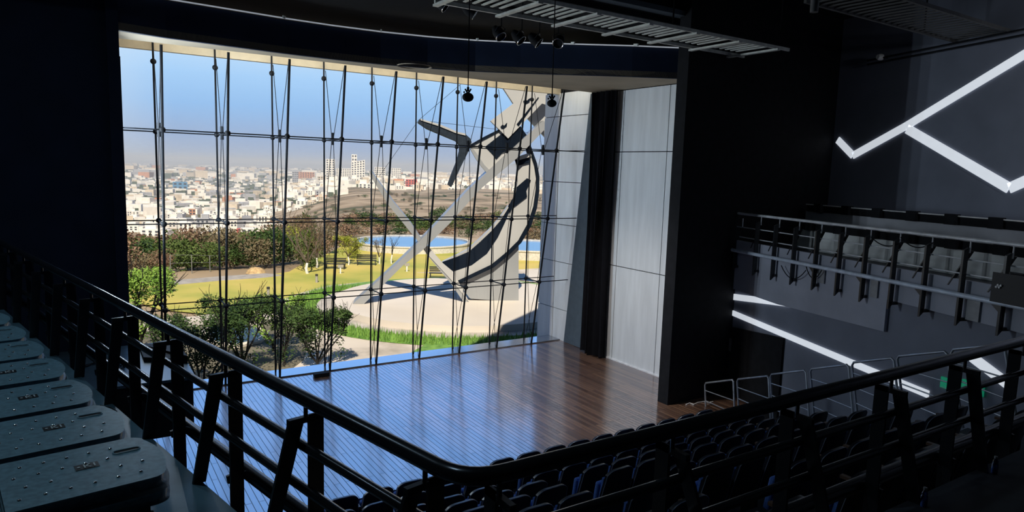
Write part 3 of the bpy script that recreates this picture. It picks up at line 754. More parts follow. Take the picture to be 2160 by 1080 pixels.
# wall head rails on the gallery side
for i, (z0, d) in enumerate(((8.15, 3.1), (7.95, 3.18))):
    pa, pb = gp(1830, 128 + 8 * i, d), gp(2200, 54 + 12 * i, d)
    tag(MB().tube([pa, pb], .022, 8).build('wall_pipe', PIPE), 'thin dark pipe under the ceiling of the gallery side wall, %s' % ('upper one' if i == 0 else 'lower one'), 'pipe', 'pipes at the head of the side wall')
def spotlight(name, label, c, rr, tilt, group):
    t = thing(name, label, 'spotlight', tuple(c), group)
    ax0 = Vector((cos(tilt), -.5, -.6)).normalized(); x = ax0.cross(Vector((0, 0, 1))).normalized(); y = ax0.cross(x)
    MB().lathe([(rr * .55, -rr * 2.4), (rr, -rr * 1.4), (rr, 0), (rr * .92, .0), (rr * .9, -rr * .3), (.0001, -rr * .35)], c, 18, ax=(x, y, ax0)).build('body', BLACK, t)
    ring = [c + x * (rr * 1.02 * cos(2 * pi * k / 20)) + y * (rr * 1.02 * sin(2 * pi * k / 20)) for k in range(20)]
    MB().tube(ring, .009, 6, closed=True).build('lit_rim', CHROME, t)  # bright ring imitating window light on the rim of the can
    MB().tube([c - x * rr - ax0 * rr, c - x * rr * 1.1 + zz * rr * 1.6, c + zz * rr * 1.9, c + x * rr * 1.1 + zz * rr * 1.6, c + x * rr - ax0 * rr], .010, 6).build('yoke', PIPE, t)
    MB().tube([c + zz * rr * 1.9, Vector((c.x, c.y, 8.2))], .012, 6).build('drop_tube', BLACK, t)
for i, (px, py, tl) in enumerate(((940, 15, .9), (1002, 30, .2), (1057, 78, 1.4), (1100, 86, 1.2), (1137, 91, 1.0), (1177, 92, 2.2))):
    c = aty(px, py, 11.2 if py < 50 else 10.9)
    spotlight('stage_spotlight', 'black stage spotlight with bright rim under the opening head, %s from the far side' % NTH[i], c, .10, tl, 'stage spotlights over the opening')
    if i > 1:  # working lamps added to these spotlights to brighten the stage boards
        ld = bpy.data.lights.new('spot_fill_lamp', 'SPOT'); ld.energy = 260; ld.color = (1, .93, .86); ld.spot_size = rad(78); ld.spot_blend = .7; ld.shadow_soft_size = .05
        lo = bpy.data.objects.new('spot_fill_lamp', ld); COL.objects.link(lo); lo.location = c + Vector((.0, .12, -.16)); lo.rotation_euler = Vector((-.30, -.22, 1)).to_track_quat('Z', 'Y').to_euler()
q = atz(1717, 26, 7.3)
t = thing('can_spotlight', 'grey tubular can spotlight pointing down under the house catwalk', 'spotlight', tuple(q))
MB().tube([q, q + Vector((0, 0, .30))], .055, 14).build('body', mat('grey_can', (.16, .16, .17), .5), t)
MB().tube([q + Vector((0, 0, .3)), q + Vector((0, 0, .6))], .012, 6).build('drop_tube', BLACK, t)
for i, (px, py) in enumerate(((987, 205), (1164, 218))):
    c = aty(px, py, 8.6)
    t = thing('hanging_microphone', 'round black hanging pendant on a thin drop rod, %s' % ('above the sculpture’s bent arm' if i == 0 else 'before the clad wall'), 'pendant', tuple(c), 'round pendants hung over the stage')
    MB().ball(c, .083 - .008 * i, 18, .78).build('pendant_body', BLACK, t)
    m = MB()
    for sgn in (-1, 1):
        m.tube([c + Vector((0, 0, .05)), c + RT * (.03 * sgn) + zz * .095], .012, 6).ball(c + RT * (.036 * sgn) + zz * .105, .014, 8)
    m.ball(c - RT * .055 + zz * .07, .014, 8).tube([c + zz * .08, c + zz * .14], .018, 8)
    m.build('clamp', BLACK, t)
    MB().tube([c + zz * .1, Vector((c.x - .02, c.y, 8.95))], .0085, 6).build('drop_rod', BLACK, t)
# cornice strip with small brackets; its glow imitates light catching the edge
m = MB(); pts = [Vector((x, y - .05, 7.82)) for x, y in EDGE[:-1]]
cs = thing('cornice_strip', 'thin cornice edge with added glow following the curved head of the stage opening', 'light strip', tuple(pts[5]))
MB().tube(pts, .014, 6).build('edge_tube', mat('cornice_edge_glow', (.7, .7, .7), .5, emit=(.8, .88, 1, .28)), cs)
for k in (1, 3, 5, 7, 9, 10):
    p = pts[k]; MB().bar(p + Vector((0, .02, .02)), p + Vector((-.10, -.22, -.02)), .05, .03).build('bracket', GRT, cs)

# added floodlights, out of view, brightening the gallery side
for i, (x, y) in enumerate(((12.4, 3.2), (11.6, .9))):
    c = Vector((x, y, 7.55)); t = thing('house_fill_light', 'added unseen black floodlight hung under the house catwalk, %s from the stage' % NTH[i], 'floodlight', tuple(c), 'added house floodlights')
    MB().box(c + Vector((0, 0, .06)), (.34, .26, .10)).build('housing', BLACK, t)
    MB().tube([c + Vector((0, 0, .1)), c + Vector((0, 0, 1.3))], .014, 6).build('drop_tube', BLACK, t)
    ld = bpy.data.lights.new('flood_fill_lamp', 'AREA'); ld.shape = 'RECTANGLE'; ld.size = .3; ld.size_y = .22; ld.energy = 55; ld.color = (.88, .93, 1.0)
    lo = bpy.data.objects.new('flood_fill_lamp', ld); COL.objects.link(lo); lo.parent = t; lo.location = (0, 0, -.0)
    lo.rotation_euler = Vector((-1, .1, .55)).to_track_quat('Z', 'Y').to_euler()

c = gp(1863, 121, 3.16)
t = thing('wall_lamp', 'tiny pale lamp on the pipe at the head of the gallery side wall', 'lamp', tuple(c))
MB().lathe([(.03, 0), (.07, .04), (.075, .10), (.05, .16)], c, 14, ax=(GU, zz, -GN)).build('shade', WHITEP, t)
MB().tube([c, c + GN * .12], .015, 6).build('bracket', BLACK, t)
pp = [atz(x, y, .015) for x, y in ((1447, 853), (1455, 850), (1463, 853), (1472, 849), (1484, 847), (1496, 849), (1504, 847))]
tag(MB().tube(pp, .012, 6).build('floor_cable', WHITEP), 'short white cable lying on the boards at the foot of the black pier', 'cable')
from mathutils import noise as mnoise
# ================================================================== outside
ZG = -3.5; ZP = -3.0
def ground_mat(name, c1, c2, s1, c3=None, rough=.9):
    m = bpy.data.materials.new(name); m.use_nodes = True
    nt = m.node_tree; N = nt.nodes; L = nt.links; b = N['Principled BSDF']; b.inputs['Roughness'].default_value = rough; b.inputs['Specular IOR Level'].default_value = .15
    tcn = N.new('ShaderNodeTexCoord')
    n1 = N.new('ShaderNodeTexNoise'); n1.inputs['Scale'].default_value = s1; n1.inputs['Detail'].default_value = 8; L.new(tcn.outputs['Object'], n1.inputs['Vector'])
    r = N.new('ShaderNodeValToRGB'); L.new(n1.outputs['Fac'], r.inputs[0]); e = r.color_ramp.elements
    e[0].position = .32; e[1].position = .68; e[0].color = (*c1, 1); e[1].color = (*c2, 1)
    if c3: k = e.new(.5); k.color = (*c3, 1)
    L.new(r.outputs[0], b.inputs['Base Color']); return m
LAWN = ground_mat('dry_lawn', (.27, .32, .06), (.62, .47, .14), .16, (.48, .42, .10))
GRASSG = mat('lush_green_grass', (.10, .22, .03), .8, var=.4, nscale=3, col2=(.20, .36, .06))
PAVE = ground_mat('pale_stone_paving', (.36, .31, .25), (.66, .58, .49), .45, (.60, .52, .44))
CONC = ground_mat('pale_concrete_plaza', (.60, .53, .46), (.68, .61, .53), .25)
CONCS = ground_mat('stained_concrete_kerb', (.36, .33, .29), (.58, .52, .46), .8)
SCRUB = ground_mat('dry_scrub_ground', (.20, .15, .10), (.36, .28, .19), .02, (.26, .21, .14))
GRAVEL = ground_mat('grey_gravel', (.30, .28, .26), (.44, .40, .36), 1.5)
SOIL = ground_mat('damp_soil', (.10, .09, .06), (.22, .19, .13), .6)
WATER = mat('blue_pool_water', (.07, .24, .52), .12, spec=.5, var=.06, nscale=.4)
POOLW = mat('pale_pool_wall', (.58, .54, .48), .8)
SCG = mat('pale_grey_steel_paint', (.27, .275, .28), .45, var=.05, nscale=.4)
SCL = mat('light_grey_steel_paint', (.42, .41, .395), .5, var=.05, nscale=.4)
SCD = mat('dark_slate_steel', (.006, .010, .018), .9, var=.1, spec=.03)  # near-black colour for the dark pieces of the sculpture

# building mass behind the hall front: plinth, side wings, raking parapet
struct('wall_plinth', MB().box((6.0, 16.42, -2.0), (14, .2, 4.0)), PANELD)
struct('wall_parapet', MB().prism([(9.0, 16.3, 8.4), (15.9, 16.3, 16.0), (24, 16.3, 16.0), (24, 16.3, -3.5), (12.9, 16.3, -3.5), (12.9, 16.3, 8.0), (9, 16.3, 8.0)], (0, -.3, 0)), PANELD)
struct('roof_stage', MB().box((4.0, 13.4, 8.33), (22, 6.2, .1)), PANELD)

# terrain
def lerp(tab, r):
    for (a, za), (b, zb) in zip(tab[:-1], tab[1:]):
        if r <= b: t = (r - a) / (b - a); return za + (zb - za) * max(0, t)
    return tab[-1][1]
TL = [(0, -3.55), (62, -3.6), (75, -6), (120, -13), (200, -22), (350, -33), (600, -42), (900, -47), (8000, -47), (20000, -47)]
TR = [(0, -3.55), (78, -3.6), (100, -4.7), (150, -8), (250, -12.5), (400, -17.4), (800, -20), (1500, -21), (2600, -32), (8000, -47), (20000, -47)]
def az_of(px): return math.degrees(_y) + math.degrees(math.atan((px - 1080) / F))
def hill(r, az):
    t = min(1, max(0, (az - 11.5) / 9.0)); t = t * t * (3 - 2 * t)
    z = lerp(TL, r) * (1 - t) + lerp(TR, r) * t
    if r > 100:
        v = Vector((r * sin(rad(az)), r * cos(rad(az)), 0)) * .012
        z += min(4.0, (r - 100) / 60) * (mnoise.noise(v) + .5 * mnoise.noise(v * 2.7)) * min(1, 900 / r)
    return z
RS = [14, 40, 58, 66, 74, 84, 96, 112, 130, 155, 185, 220, 260, 310, 370, 440, 520, 620, 740, 880, 1050, 1250, 1500, 1900, 2500, 3300, 4500, 6500, 9000, 14000]
AZ = [-30 + 1.0 * i for i in range(101)]
vs = []; fs = []
for r in RS:
    for a in AZ: vs.append((r * sin(rad(a)), r * cos(rad(a)), hill(r, a)))
na = len(AZ)
for i in range(len(RS) - 1):
    for j in range(na - 1): q = i * na + j; fs.append((q, q + 1, q + na + 1, q + na))
# near ground in front of the plinth is covered by the first ring
def terrain_mat():
    m = bpy.data.materials.new('valley_ground'); m.use_nodes = True
    nt = m.node_tree; N = nt.nodes; L = nt.links; b = N['Principled BSDF']; b.inputs['Roughness'].default_value = .95; b.inputs['Specular IOR Level'].default_value = .05
    tcn = N.new('ShaderNodeTexCoord')
    def noise(s, d=6): n = N.new('ShaderNodeTexNoise'); n.inputs['Scale'].default_value = s; n.inputs['Detail'].default_value = d; L.new(tcn.outputs['Object'], n.inputs['Vector']); return n
    def ramp(n, st):
        r = N.new('ShaderNodeValToRGB'); L.new(n.outputs['Fac'], r.inputs[0]); e = r.color_ramp.elements
        while len(e) < len(st): e.new(.5)
        for k, (p, c) in zip(e, st): k.position = p; k.color = (*c, 1)
        return r
    near = ramp(noise(.03, 12), [(.36, (.10, .095, .05)), (.45, (.25, .185, .12)), (.55, (.38, .29, .20)), (.68, (.50, .40, .29))])
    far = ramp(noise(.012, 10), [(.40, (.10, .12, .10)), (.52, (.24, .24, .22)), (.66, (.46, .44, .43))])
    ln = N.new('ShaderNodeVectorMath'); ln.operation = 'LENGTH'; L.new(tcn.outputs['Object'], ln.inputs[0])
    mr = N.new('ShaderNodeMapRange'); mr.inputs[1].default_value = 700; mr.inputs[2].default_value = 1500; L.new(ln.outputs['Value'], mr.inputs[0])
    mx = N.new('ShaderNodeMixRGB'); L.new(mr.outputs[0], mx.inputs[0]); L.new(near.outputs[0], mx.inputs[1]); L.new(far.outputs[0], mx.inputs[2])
    L.new(mx.outputs[0], b.inputs['Base Color']); return m
mt = MB(); mt._add(vs, fs, True)
tr = mt.build('valley_ground', terrain_mat(), loc=(0, 0, 0)); tr['kind'] = 'structure'
# far ridge
m = MB(); ra = [-10 + .6 * i for i in range(110)]
top = [(11000 * sin(rad(a)), 11000 * cos(rad(a)), -20 + max(0, (a - 12) * 5.2) * (1 + .3 * sin(a * .8) + .18 * sin(a * 2.1)) + 8 * sin(a * 1.3)) for a in ra]
bot = [(10400 * sin(rad(a)), 10400 * cos(rad(a)), -60) for a in ra]
bk = [(12000 * sin(rad(a)), 12000 * cos(rad(a)), -60) for a in ra]
n = len(ra); fs = [(i, i + 1, n + i + 1, n + i) for i in range(n - 1)] + [(n + i, n + i + 1, 2 * n + i + 1, 2 * n + i) for i in range(n - 1)]
m._add(bot + top + bk, fs, True)
struct('hills', m, mat('far_hill_scrub', (.20, .22, .22), .95, spec=0, nscale=.004))

def gpoly(name, pix, z, m_, dz=.04, kind=True):
    P = [atz(x, y, z) for x, y in pix]
    P = [Vector((p.x, p.y, z)) for p in P]
    o_ = MB().prism(P, (0, 0, dz)).build(name, m_)
    if kind: o_['kind'] = 'structure'
    return o_
PC = Vector((20.2, 36.8, 0))
def disc(r0, r1, n=72, a0=0, a1=2 * pi): return [(PC.x + r * cos(a0 + (a1 - a0) * i / n), PC.y + r * sin(a0 + (a1 - a0) * i / n)) for r in (r0, r1) for i in range(n + 1)]
# lawn and paving
gpoly('lawn', [(262, 628), (262, 588), (365, 598), (470, 588), (560, 582), (610, 574), (640, 556), (690, 536), (725, 518), (780, 512), (900, 514), (1000, 512), (1090, 524), (1240, 530), (1240, 640), (900, 700), (500, 668), (340, 654)], -3.5, LAWN)
gpoly('lawn_bank', [(600, 604), (700, 590), (850, 583), (1000, 580), (1000, 565), (700, 566)], -3.47, LAWN, .02) if False else None
gpoly('gravel_strip', [(262, 592), (365, 602), (470, 592), (560, 586), (600, 581), (560, 577), (470, 583), (365, 592), (262, 583)], -3.47, GRAVEL, .03)
gpoly('paving', [(420, 668), (560, 648), (625, 622), (690, 604), (770, 596), (870, 590), (985, 586), (985, 578), (880, 576), (1090, 570), (1240, 560), (1240, 760), (200, 860), (200, 690)], -3.47, PAVE, .05)
gpoly('terrace', [(1075, 586), (1135, 569), (1240, 569), (1240, 604), (1150, 602)], -3.40, CONC, .05)
gpoly('verge', [(868, 744), (900, 726), (960, 722), (1010, 712), (1240, 680), (1240, 740), (880, 770)], -3.40, GRASSG, .03)
gpoly('verge_under_trees', [(420, 690), (500, 672), (600, 676), (660, 700), (640, 760), (560, 820), (300, 840), (290, 700)], -3.42, SOIL, .03)
# curved reflecting pool by the trees
gpoly('garden_pool', [(430, 700), (460, 684), (500, 678), (545, 690), (562, 706), (545, 722), (500, 732), (450, 726)], -3.38, mat('dark_pool_water', (.03, .05, .06), .5, spec=.2), .03)
pk = [atz(x, y, -3.36) for x, y in [(430, 700), (460, 684), (500, 678), (545, 690), (562, 706), (545, 722), (500, 732), (450, 726)]]
tag(MB().tube(pk, .16, 6, closed=True).build('pool_kerb', CONC), 'pale curved kerb round the small pool among the dark trees', 'kerb')
# round plaza
m = MB().lathe([(8.7, ZG), (8.7, ZG + .16), (7.7, ZG + .16), (7.7, ZG)], (PC.x, PC.y, 0), 96)
struct('plaza_kerb', m, CONCS)
m = MB().lathe([(7.75, ZG), (7.75, ZP), (.001, ZP)], (PC.x, PC.y, 0), 96)
pz = m.build('plaza_disc', CONC); tag(pz, 'round pale raised concrete plaza carrying the big grey sculpture', 'plaza')
rg = random.Random(3)
v = disc(8.7, 10.3); n = len(v) // 2
gb = MB(); gb._add([(x, y, ZG + .10) for x, y in v], [(i, i + 1, n + i + 1, n + i) for i in range(n - 1)])
for i in range(9000):
    a = rg.uniform(0, 2 * pi); r = rg.uniform(8.75, 10.25); x = PC.x + r * cos(a); y = PC.y + r * sin(a)
    if (Vector((x, y, 0)) - PC).dot(Vector((.4, .9, 0))) > 6: continue
    h = rg.uniform(.12, .42); t = rg.uniform(0, pi); w = .035
    gb._add([(x - w * cos(t), y - w * sin(t), ZG + .08), (x + w * cos(t), y + w * sin(t), ZG + .08), (x + rg.uniform(-.1, .1), y + rg.uniform(-.1, .1), ZG + .1 + h)], [(0, 1, 2)])
tag(gb.build('ring_grass', GRASSG), 'ring of lush green grass round the sculpture plaza', 'grass', kind='stuff')

# ------------------------------------------------------------------ sculpture
FA = atz(756, 641, ZP); FB = atz(986, 641, ZP)
du = (FB - FA); du.z = 0; du.normalize(); SN = Vector((du.y, -du.x, 0))
if SN.dot(EYE - FA) < 0: SN = -SN                      # towards the viewer
def spt(px, py, d): return atp(px, py, FA + SN * d, SN)
sc = thing('sculpture', 'monumental grey steel sculpture of crossed beams, sickle arc and plates on the round plaza', 'sculpture', tuple((FA + FB) / 2))
def piece(name, pix, d, th, m_, par=None):
    o_ = MB().prism([spt(x, y, d) for x, y in pix], -SN * th).build(name, m_, par or sc); WL[o_] = WL[sc]; return o_
beamA = [(744, 641), (833, 560), (870, 525), (930, 462), (988, 400), (1070, 324), (1146, 254), (1157, 265), (1090, 334), (1012, 400), (950, 470), (890, 529), (850, 560), (768, 641)]
piece('long_beam', beamA, .05, 1.5, SCG)
beamB = [(778, 360), (783, 361), (829, 425), (866, 470), (893, 512), (916, 545), (957, 590), (992, 641), (980, 641), (954, 602), (907, 545), (879, 506), (819, 432), (784, 376)]
ob = piece('short_beam', beamB, -.6, 1.5, SCG)
piece('beam_soffit', [(892, 520), (899, 515), (935, 556), (957, 574), (968, 596), (992, 641), (957, 596), (906, 541)], -.55, .10, SCL, ob)
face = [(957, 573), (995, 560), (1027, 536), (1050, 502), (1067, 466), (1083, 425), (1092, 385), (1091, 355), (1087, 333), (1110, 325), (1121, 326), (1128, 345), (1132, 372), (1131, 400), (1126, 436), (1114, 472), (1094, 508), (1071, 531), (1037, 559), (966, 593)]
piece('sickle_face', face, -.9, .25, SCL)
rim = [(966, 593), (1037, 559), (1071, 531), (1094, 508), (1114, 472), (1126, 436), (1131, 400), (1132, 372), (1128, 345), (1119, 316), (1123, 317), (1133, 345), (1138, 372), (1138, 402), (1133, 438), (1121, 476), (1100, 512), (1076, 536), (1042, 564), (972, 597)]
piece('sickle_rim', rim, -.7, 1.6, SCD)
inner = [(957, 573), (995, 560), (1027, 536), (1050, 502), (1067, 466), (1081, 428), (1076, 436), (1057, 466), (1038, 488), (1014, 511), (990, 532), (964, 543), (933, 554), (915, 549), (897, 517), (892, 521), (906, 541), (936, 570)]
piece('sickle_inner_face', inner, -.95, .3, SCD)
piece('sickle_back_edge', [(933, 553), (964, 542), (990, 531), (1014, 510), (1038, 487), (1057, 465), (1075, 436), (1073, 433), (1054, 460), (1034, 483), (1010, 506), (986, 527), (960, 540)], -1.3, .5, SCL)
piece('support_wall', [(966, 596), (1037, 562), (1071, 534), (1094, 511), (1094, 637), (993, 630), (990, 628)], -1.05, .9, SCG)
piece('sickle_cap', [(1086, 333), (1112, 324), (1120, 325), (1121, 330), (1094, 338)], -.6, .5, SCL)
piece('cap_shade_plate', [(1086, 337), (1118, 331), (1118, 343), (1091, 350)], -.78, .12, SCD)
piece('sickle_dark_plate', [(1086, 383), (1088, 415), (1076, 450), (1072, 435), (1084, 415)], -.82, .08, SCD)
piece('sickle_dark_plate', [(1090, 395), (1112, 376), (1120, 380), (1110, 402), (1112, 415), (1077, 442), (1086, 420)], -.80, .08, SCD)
# boomerang arm
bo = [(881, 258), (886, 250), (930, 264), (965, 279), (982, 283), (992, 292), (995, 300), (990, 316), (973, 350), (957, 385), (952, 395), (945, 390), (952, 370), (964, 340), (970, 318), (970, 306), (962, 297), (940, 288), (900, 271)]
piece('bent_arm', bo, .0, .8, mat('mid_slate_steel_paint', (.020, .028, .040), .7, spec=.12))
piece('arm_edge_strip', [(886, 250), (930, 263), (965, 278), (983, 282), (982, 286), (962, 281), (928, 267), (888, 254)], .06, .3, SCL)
# wedge box; plate shadows on it are built as dark squares
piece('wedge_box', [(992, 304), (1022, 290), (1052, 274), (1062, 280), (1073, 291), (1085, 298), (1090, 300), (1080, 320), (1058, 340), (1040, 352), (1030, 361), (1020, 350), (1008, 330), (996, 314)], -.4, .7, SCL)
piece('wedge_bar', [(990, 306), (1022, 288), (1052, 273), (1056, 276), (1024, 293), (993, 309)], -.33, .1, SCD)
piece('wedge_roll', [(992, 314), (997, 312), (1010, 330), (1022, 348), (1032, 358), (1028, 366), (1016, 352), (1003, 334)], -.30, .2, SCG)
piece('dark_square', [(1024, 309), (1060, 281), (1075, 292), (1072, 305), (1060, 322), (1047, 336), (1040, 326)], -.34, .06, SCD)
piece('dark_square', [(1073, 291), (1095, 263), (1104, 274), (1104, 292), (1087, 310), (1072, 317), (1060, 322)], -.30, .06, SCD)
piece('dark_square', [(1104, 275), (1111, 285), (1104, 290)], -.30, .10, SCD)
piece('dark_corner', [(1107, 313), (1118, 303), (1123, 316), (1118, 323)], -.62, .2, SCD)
# square plates above with their curved brackets
p1 = piece('square_plate', [(1035, 255), (1086, 216), (1140, 186), (1165, 196), (1072, 292)], -.2, .35, SCL)
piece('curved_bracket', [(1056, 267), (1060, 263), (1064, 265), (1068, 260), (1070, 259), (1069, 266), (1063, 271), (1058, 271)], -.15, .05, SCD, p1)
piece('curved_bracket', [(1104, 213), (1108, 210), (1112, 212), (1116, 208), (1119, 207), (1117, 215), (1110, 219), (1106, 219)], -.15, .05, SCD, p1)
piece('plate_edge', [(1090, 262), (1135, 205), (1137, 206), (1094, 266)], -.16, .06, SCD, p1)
piece('back_plate', [(1050, 168), (1100, 150), (1185, 180), (1185, 330), (1160, 300), (1112, 248), (1092, 232)], -1.2, .35, SCL)
for i, (a, b) in enumerate((((884, 252), (800, 372)), ((886, 251), (975, 175)), ((886, 254), (1120, 281)))):
    P, Q = spt(*a, -.1), spt(*b, -.6)
    o_ = MB().tube([P, Q], .012, 5).build('stay_cable', ROD, sc); WL[o_] = WL[sc]

# ------------------------------------------------------------------ pools
def pool(label, c, rx, h, lab2):
    t = thing('water_basin', label, 'pool', (c.x, c.y, ZG - .3))
    MB().lathe([(rx + .35, ZG - .4), (rx + .35, ZG + h), (rx + .42, ZG + h), (rx + .42, ZG + h + .12), (rx, ZG + h + .12), (rx, ZG + h - .2)], (c.x, c.y, 0), 72).build('basin_wall', POOLW, t)
    MB().prism([(c.x + rx * cos(2 * pi * i / 72), c.y + rx * sin(2 * pi * i / 72), ZG + h - .10) for i in range(72)], (0, 0, .1)).build('water', WATER, t)
q0 = atz(870, 537, ZG); dirv = Vector((q0.x, q0.y, 0)).normalized()
pool('round raised blue water basin on the lawn behind the crossed beams', q0 + dirv * 6.2, 5.9, .62, '')
q1 = atz(1118, 551, ZG); dirv = Vector((q1.x, q1.y, 0)).normalized()
pool('blue water basin half hidden by the sculpture, towards the clad wall', q1 + dirv * 5.6, 5.2, .85, '')

# ------------------------------------------------------------------ garden furniture
IRON = mat('dark_iron', (.03, .028, .025), .6)
def bench(px, py, label, w=1.7, rz=0):
    q = atz(px, py, ZG); t = thing('park_bench', label, 'bench', tuple(q), 'iron park benches')
    c, s = cos(rz), sin(rz)
    def Q(x, y, z): return q + Vector((c * x - s * y, s * x + c * y, z))
    ax = (Vector((c, s, 0)), Vector((-s, c, 0)), Vector((0, 0, 1)))
    m = MB()
    for i in range(4): m.box(Q(0, -.2 + .13 * i, .45), (w, .09, .04), ax=ax)
    m.build('seat', IRON, t); m = MB()
    for i in range(3): m.box(Q(0, .26 + .03 * i, .58 + .14 * i), (w, .03, .10), ax=ax)
    m.build('backrest', IRON, t)
    for sx in (-1, 1):
        for y in (-.2, .24): MB().box(Q(sx * w * .44, y, .22), (.07, .07, .45), ax=ax).build('leg', IRON, t)
bench(707, 568, 'dark iron park bench on the lawn by the white-trunked trees', 1.7, -.5)
bench(773, 560, 'dark iron park bench on the lawn before the round basin', 1.7, -.4)
bench(927, 588, 'dark iron park bench showing behind the foot of the short beam', 1.6, -.5)
for i, (px, py, h, lab) in enumerate(((668, 597, .65, 'slim grey bollard light on the lawn by the curving path'), (566, 628, .7, 'slim grey bollard light standing on the lawn above the dark trees'))):
    q = atz(px, py, ZG); t = thing('bollard_light', lab, 'bollard', tuple(q))
    MB().lathe([(.09, 0), (.09, h * .8)], q, 12).build('post', GRAVEL, t); MB().lathe([(.10, h * .8), (.10, h), (.001, h + .02)], q, 12).build('head', IRON, t)
for i, (px, py, lab) in enumerate(((718, 578, 'small white lawn sign standing below the nearer bench'), (858, 574, 'small white lawn sign between the crossed beams'))):
    q = atz(px, py, ZG); t = thing('lawn_sign', lab, 'sign', tuple(q))
    MB().box(q + Vector((0, 0, .3)), (.10, .06, .6)).build('stake', WHITEP, t); MB().box(q + Vector((0, -.02, .62)), (.42, .05, .22)).build('panel', GRAVEL, t)
q = atz(540, 576, ZG)
tag(MB().lathe([(.75, 0), (.62, .25), (.35, .42), (.001, .48)], q, 18).build('straw_heap', mat('dry_straw', (.50, .34, .17), .95, var=.3, nscale=5, bump=.6)), 'round heap of dry straw at the edge of the lawn', 'straw heap')
GWIRE = mat('weathered_wire', (.20, .20, .19), .7)
# wire fence below the lawn edge
fr = [(360, 577, 36), (405, 574, 34), (443, 571, 30), (480, 566, 26)]
fn = thing('wire_fence', 'thin post and wire fence at the scrub edge beyond the lawn', 'fence', tuple(atz(405, 574, ZG)))
tops = []
for x, y, h in fr:
    q = atz(x, y, ZG); t_ = Vector((q.x, q.y, ZG + h * 56 / F)); tops.append(t_); o_ = MB().tube([q - Vector((0, 0, .5)), t_], .03, 6).build('post', GWIRE, fn); WL[o_] = WL[fn]
for f in (1, .55): MB().tube([Vector((t_.x, t_.y, ZG + (t_.z - ZG) * f)) for t_ in tops], .012, 5).build('wire', GWIRE, fn)

# ------------------------------------------------------------------ plants
def leafmat(n, c, c2): return mat(n, c, .7, nscale=1.3, col2=c2, spec=.2)
LF = {'dark': leafmat('dark_green_leaves', (.022, .05, .014), (.07, .12, .03)), 'mid': leafmat('mid_green_leaves', (.05, .085, .02), (.14, .19, .05)),
      'dry': leafmat('dry_olive_scrub', (.11, .09, .05), (.24, .19, .11)), 'bright': leafmat('fresh_green_leaves', (.12, .24, .03), (.28, .42, .08)), 'yellow': leafmat('yellow_green_leaves', (.20, .24, .03), (.38, .38, .06)),
      'red': leafmat('reddish_dry_twigs', (.16, .09, .06), (.30, .20, .13))}
BARK = mat('grey_brown_bark', (.10, .075, .055), .9, var=.3, nscale=12); WBARK = mat('whitewashed_bark', (.75, .72, .68), .85)
DBARK = mat('dark_bark', (.02, .017, .014), .9)
def leaves(rng, blobs, n, size, flat=.7):
    m = MB()
    for i in range(n):
        bx, by, bz, br = blobs[rng.randrange(len(blobs))]
        while True:
            d = Vector((rng.uniform(-1, 1), rng.uniform(-1, 1), rng.uniform(-1, 1)))
            if .35 < d.length < 1: break
        d.z *= flat
        p = Vector((bx, by, bz)) + d * br
        a = Vector((rng.uniform(-1, 1), rng.uniform(-1, 1), rng.uniform(-.6, .6))).normalized(); b = Vector((rng.uniform(-1, 1), rng.uniform(-1, 1), rng.uniform(-1, 1))); b = (b - a * b.dot(a)).normalized()
        l = size * rng.uniform(.6, 1.4); w = l * .42
        m._add([p - a * l, p - b * w, p + a * l, p + b * w], [(0, 1, 2, 3)])
    return m
def branches(rng, base, h, spread, n, r, levels=2):
    segs = []; tips = []
    def grow(p, d, l, rr, lev):
        pts = [p]; q = p.copy(); dd = d.copy()
        for i in range(4):
            dd = (dd + Vector((rng.uniform(-.18, .18), rng.uniform(-.18, .18), rng.uniform(-.05, .12)))).normalized(); q = q + dd * (l / 4); pts.append(q.copy())
        segs.append((pts, rr, rr * .5)); tips.append(q)
        if lev > 0:
            for k in range(3):
                s = pts[2 + rng.randrange(3)]; nd = (dd + Vector((rng.uniform(-.8, .8), rng.uniform(-.8, .8), rng.uniform(-.1, .5)))).normalized(); grow(s.copy(), nd, l * .6, rr * .5, lev - 1)
    for i in range(n):
        a = 2 * pi * i / n + rng.uniform(-.4, .4); grow(base.copy(), Vector((cos(a) * spread, sin(a) * spread, 1)).normalized(), h, r, levels)
    return segs, tips
def bush_mesh(seed, kind, n, size, h=1.0):
    rng = random.Random(seed); blobs = []
    for i in range(9):
        a = rng.uniform(0, 2 * pi); rr = rng.uniform(0, .62); z = rng.uniform(.25, .8) * h; blobs.append((rr * cos(a), rr * sin(a), z, rng.uniform(.26, .46)))
    return leaves(rng, blobs, n, size).build('shrub', LF[kind], loc=(0, 0, 0))
BUSH = {k: [bush_mesh(10 + i * 7 + len(k), k, 900, .055) for i in range(2)] for k in ('dark', 'mid', 'dry', 'red', 'yellow')}
used = set()
DESC = {'dark': 'dense dark green bush', 'mid': 'olive green bush', 'dry': 'dry brown bush', 'red': 'leafless reddish bush', 'yellow': 'yellow green bush'}
def put_bush(kind, px, py, wpx, hpx, r=None, zone=''):
    az = rad(az_of(px))
    if r is None:
        q = atz(px, py, ZG); r = math.hypot(q.x, q.y)
        z = ZG - .2
    else: z = hill(r, math.degrees(az)) - .3
    x, y = r * sin(az), r * cos(az)
    D = Vector((x, y, z)) - EYE; dep = D.dot(FW)
    sx = wpx * dep / F / 1.7; szz = hpx * dep / F / 1.05
    proto = BUSH[kind][random.randrange(2)]
    if proto in used: o_ = dup(proto)
    else: o_ = proto; used.add(proto)
    o_.location = (x, y, z); o_.scale = (sx, sx, szz); o_.rotation_euler = (0, 0, random.uniform(0, 6))
    tag(o_, '%s %s' % (DESC[kind], zone), 'bush', '%ses %s' % (DESC[kind], zone)); return o_
rb = random.Random(21)
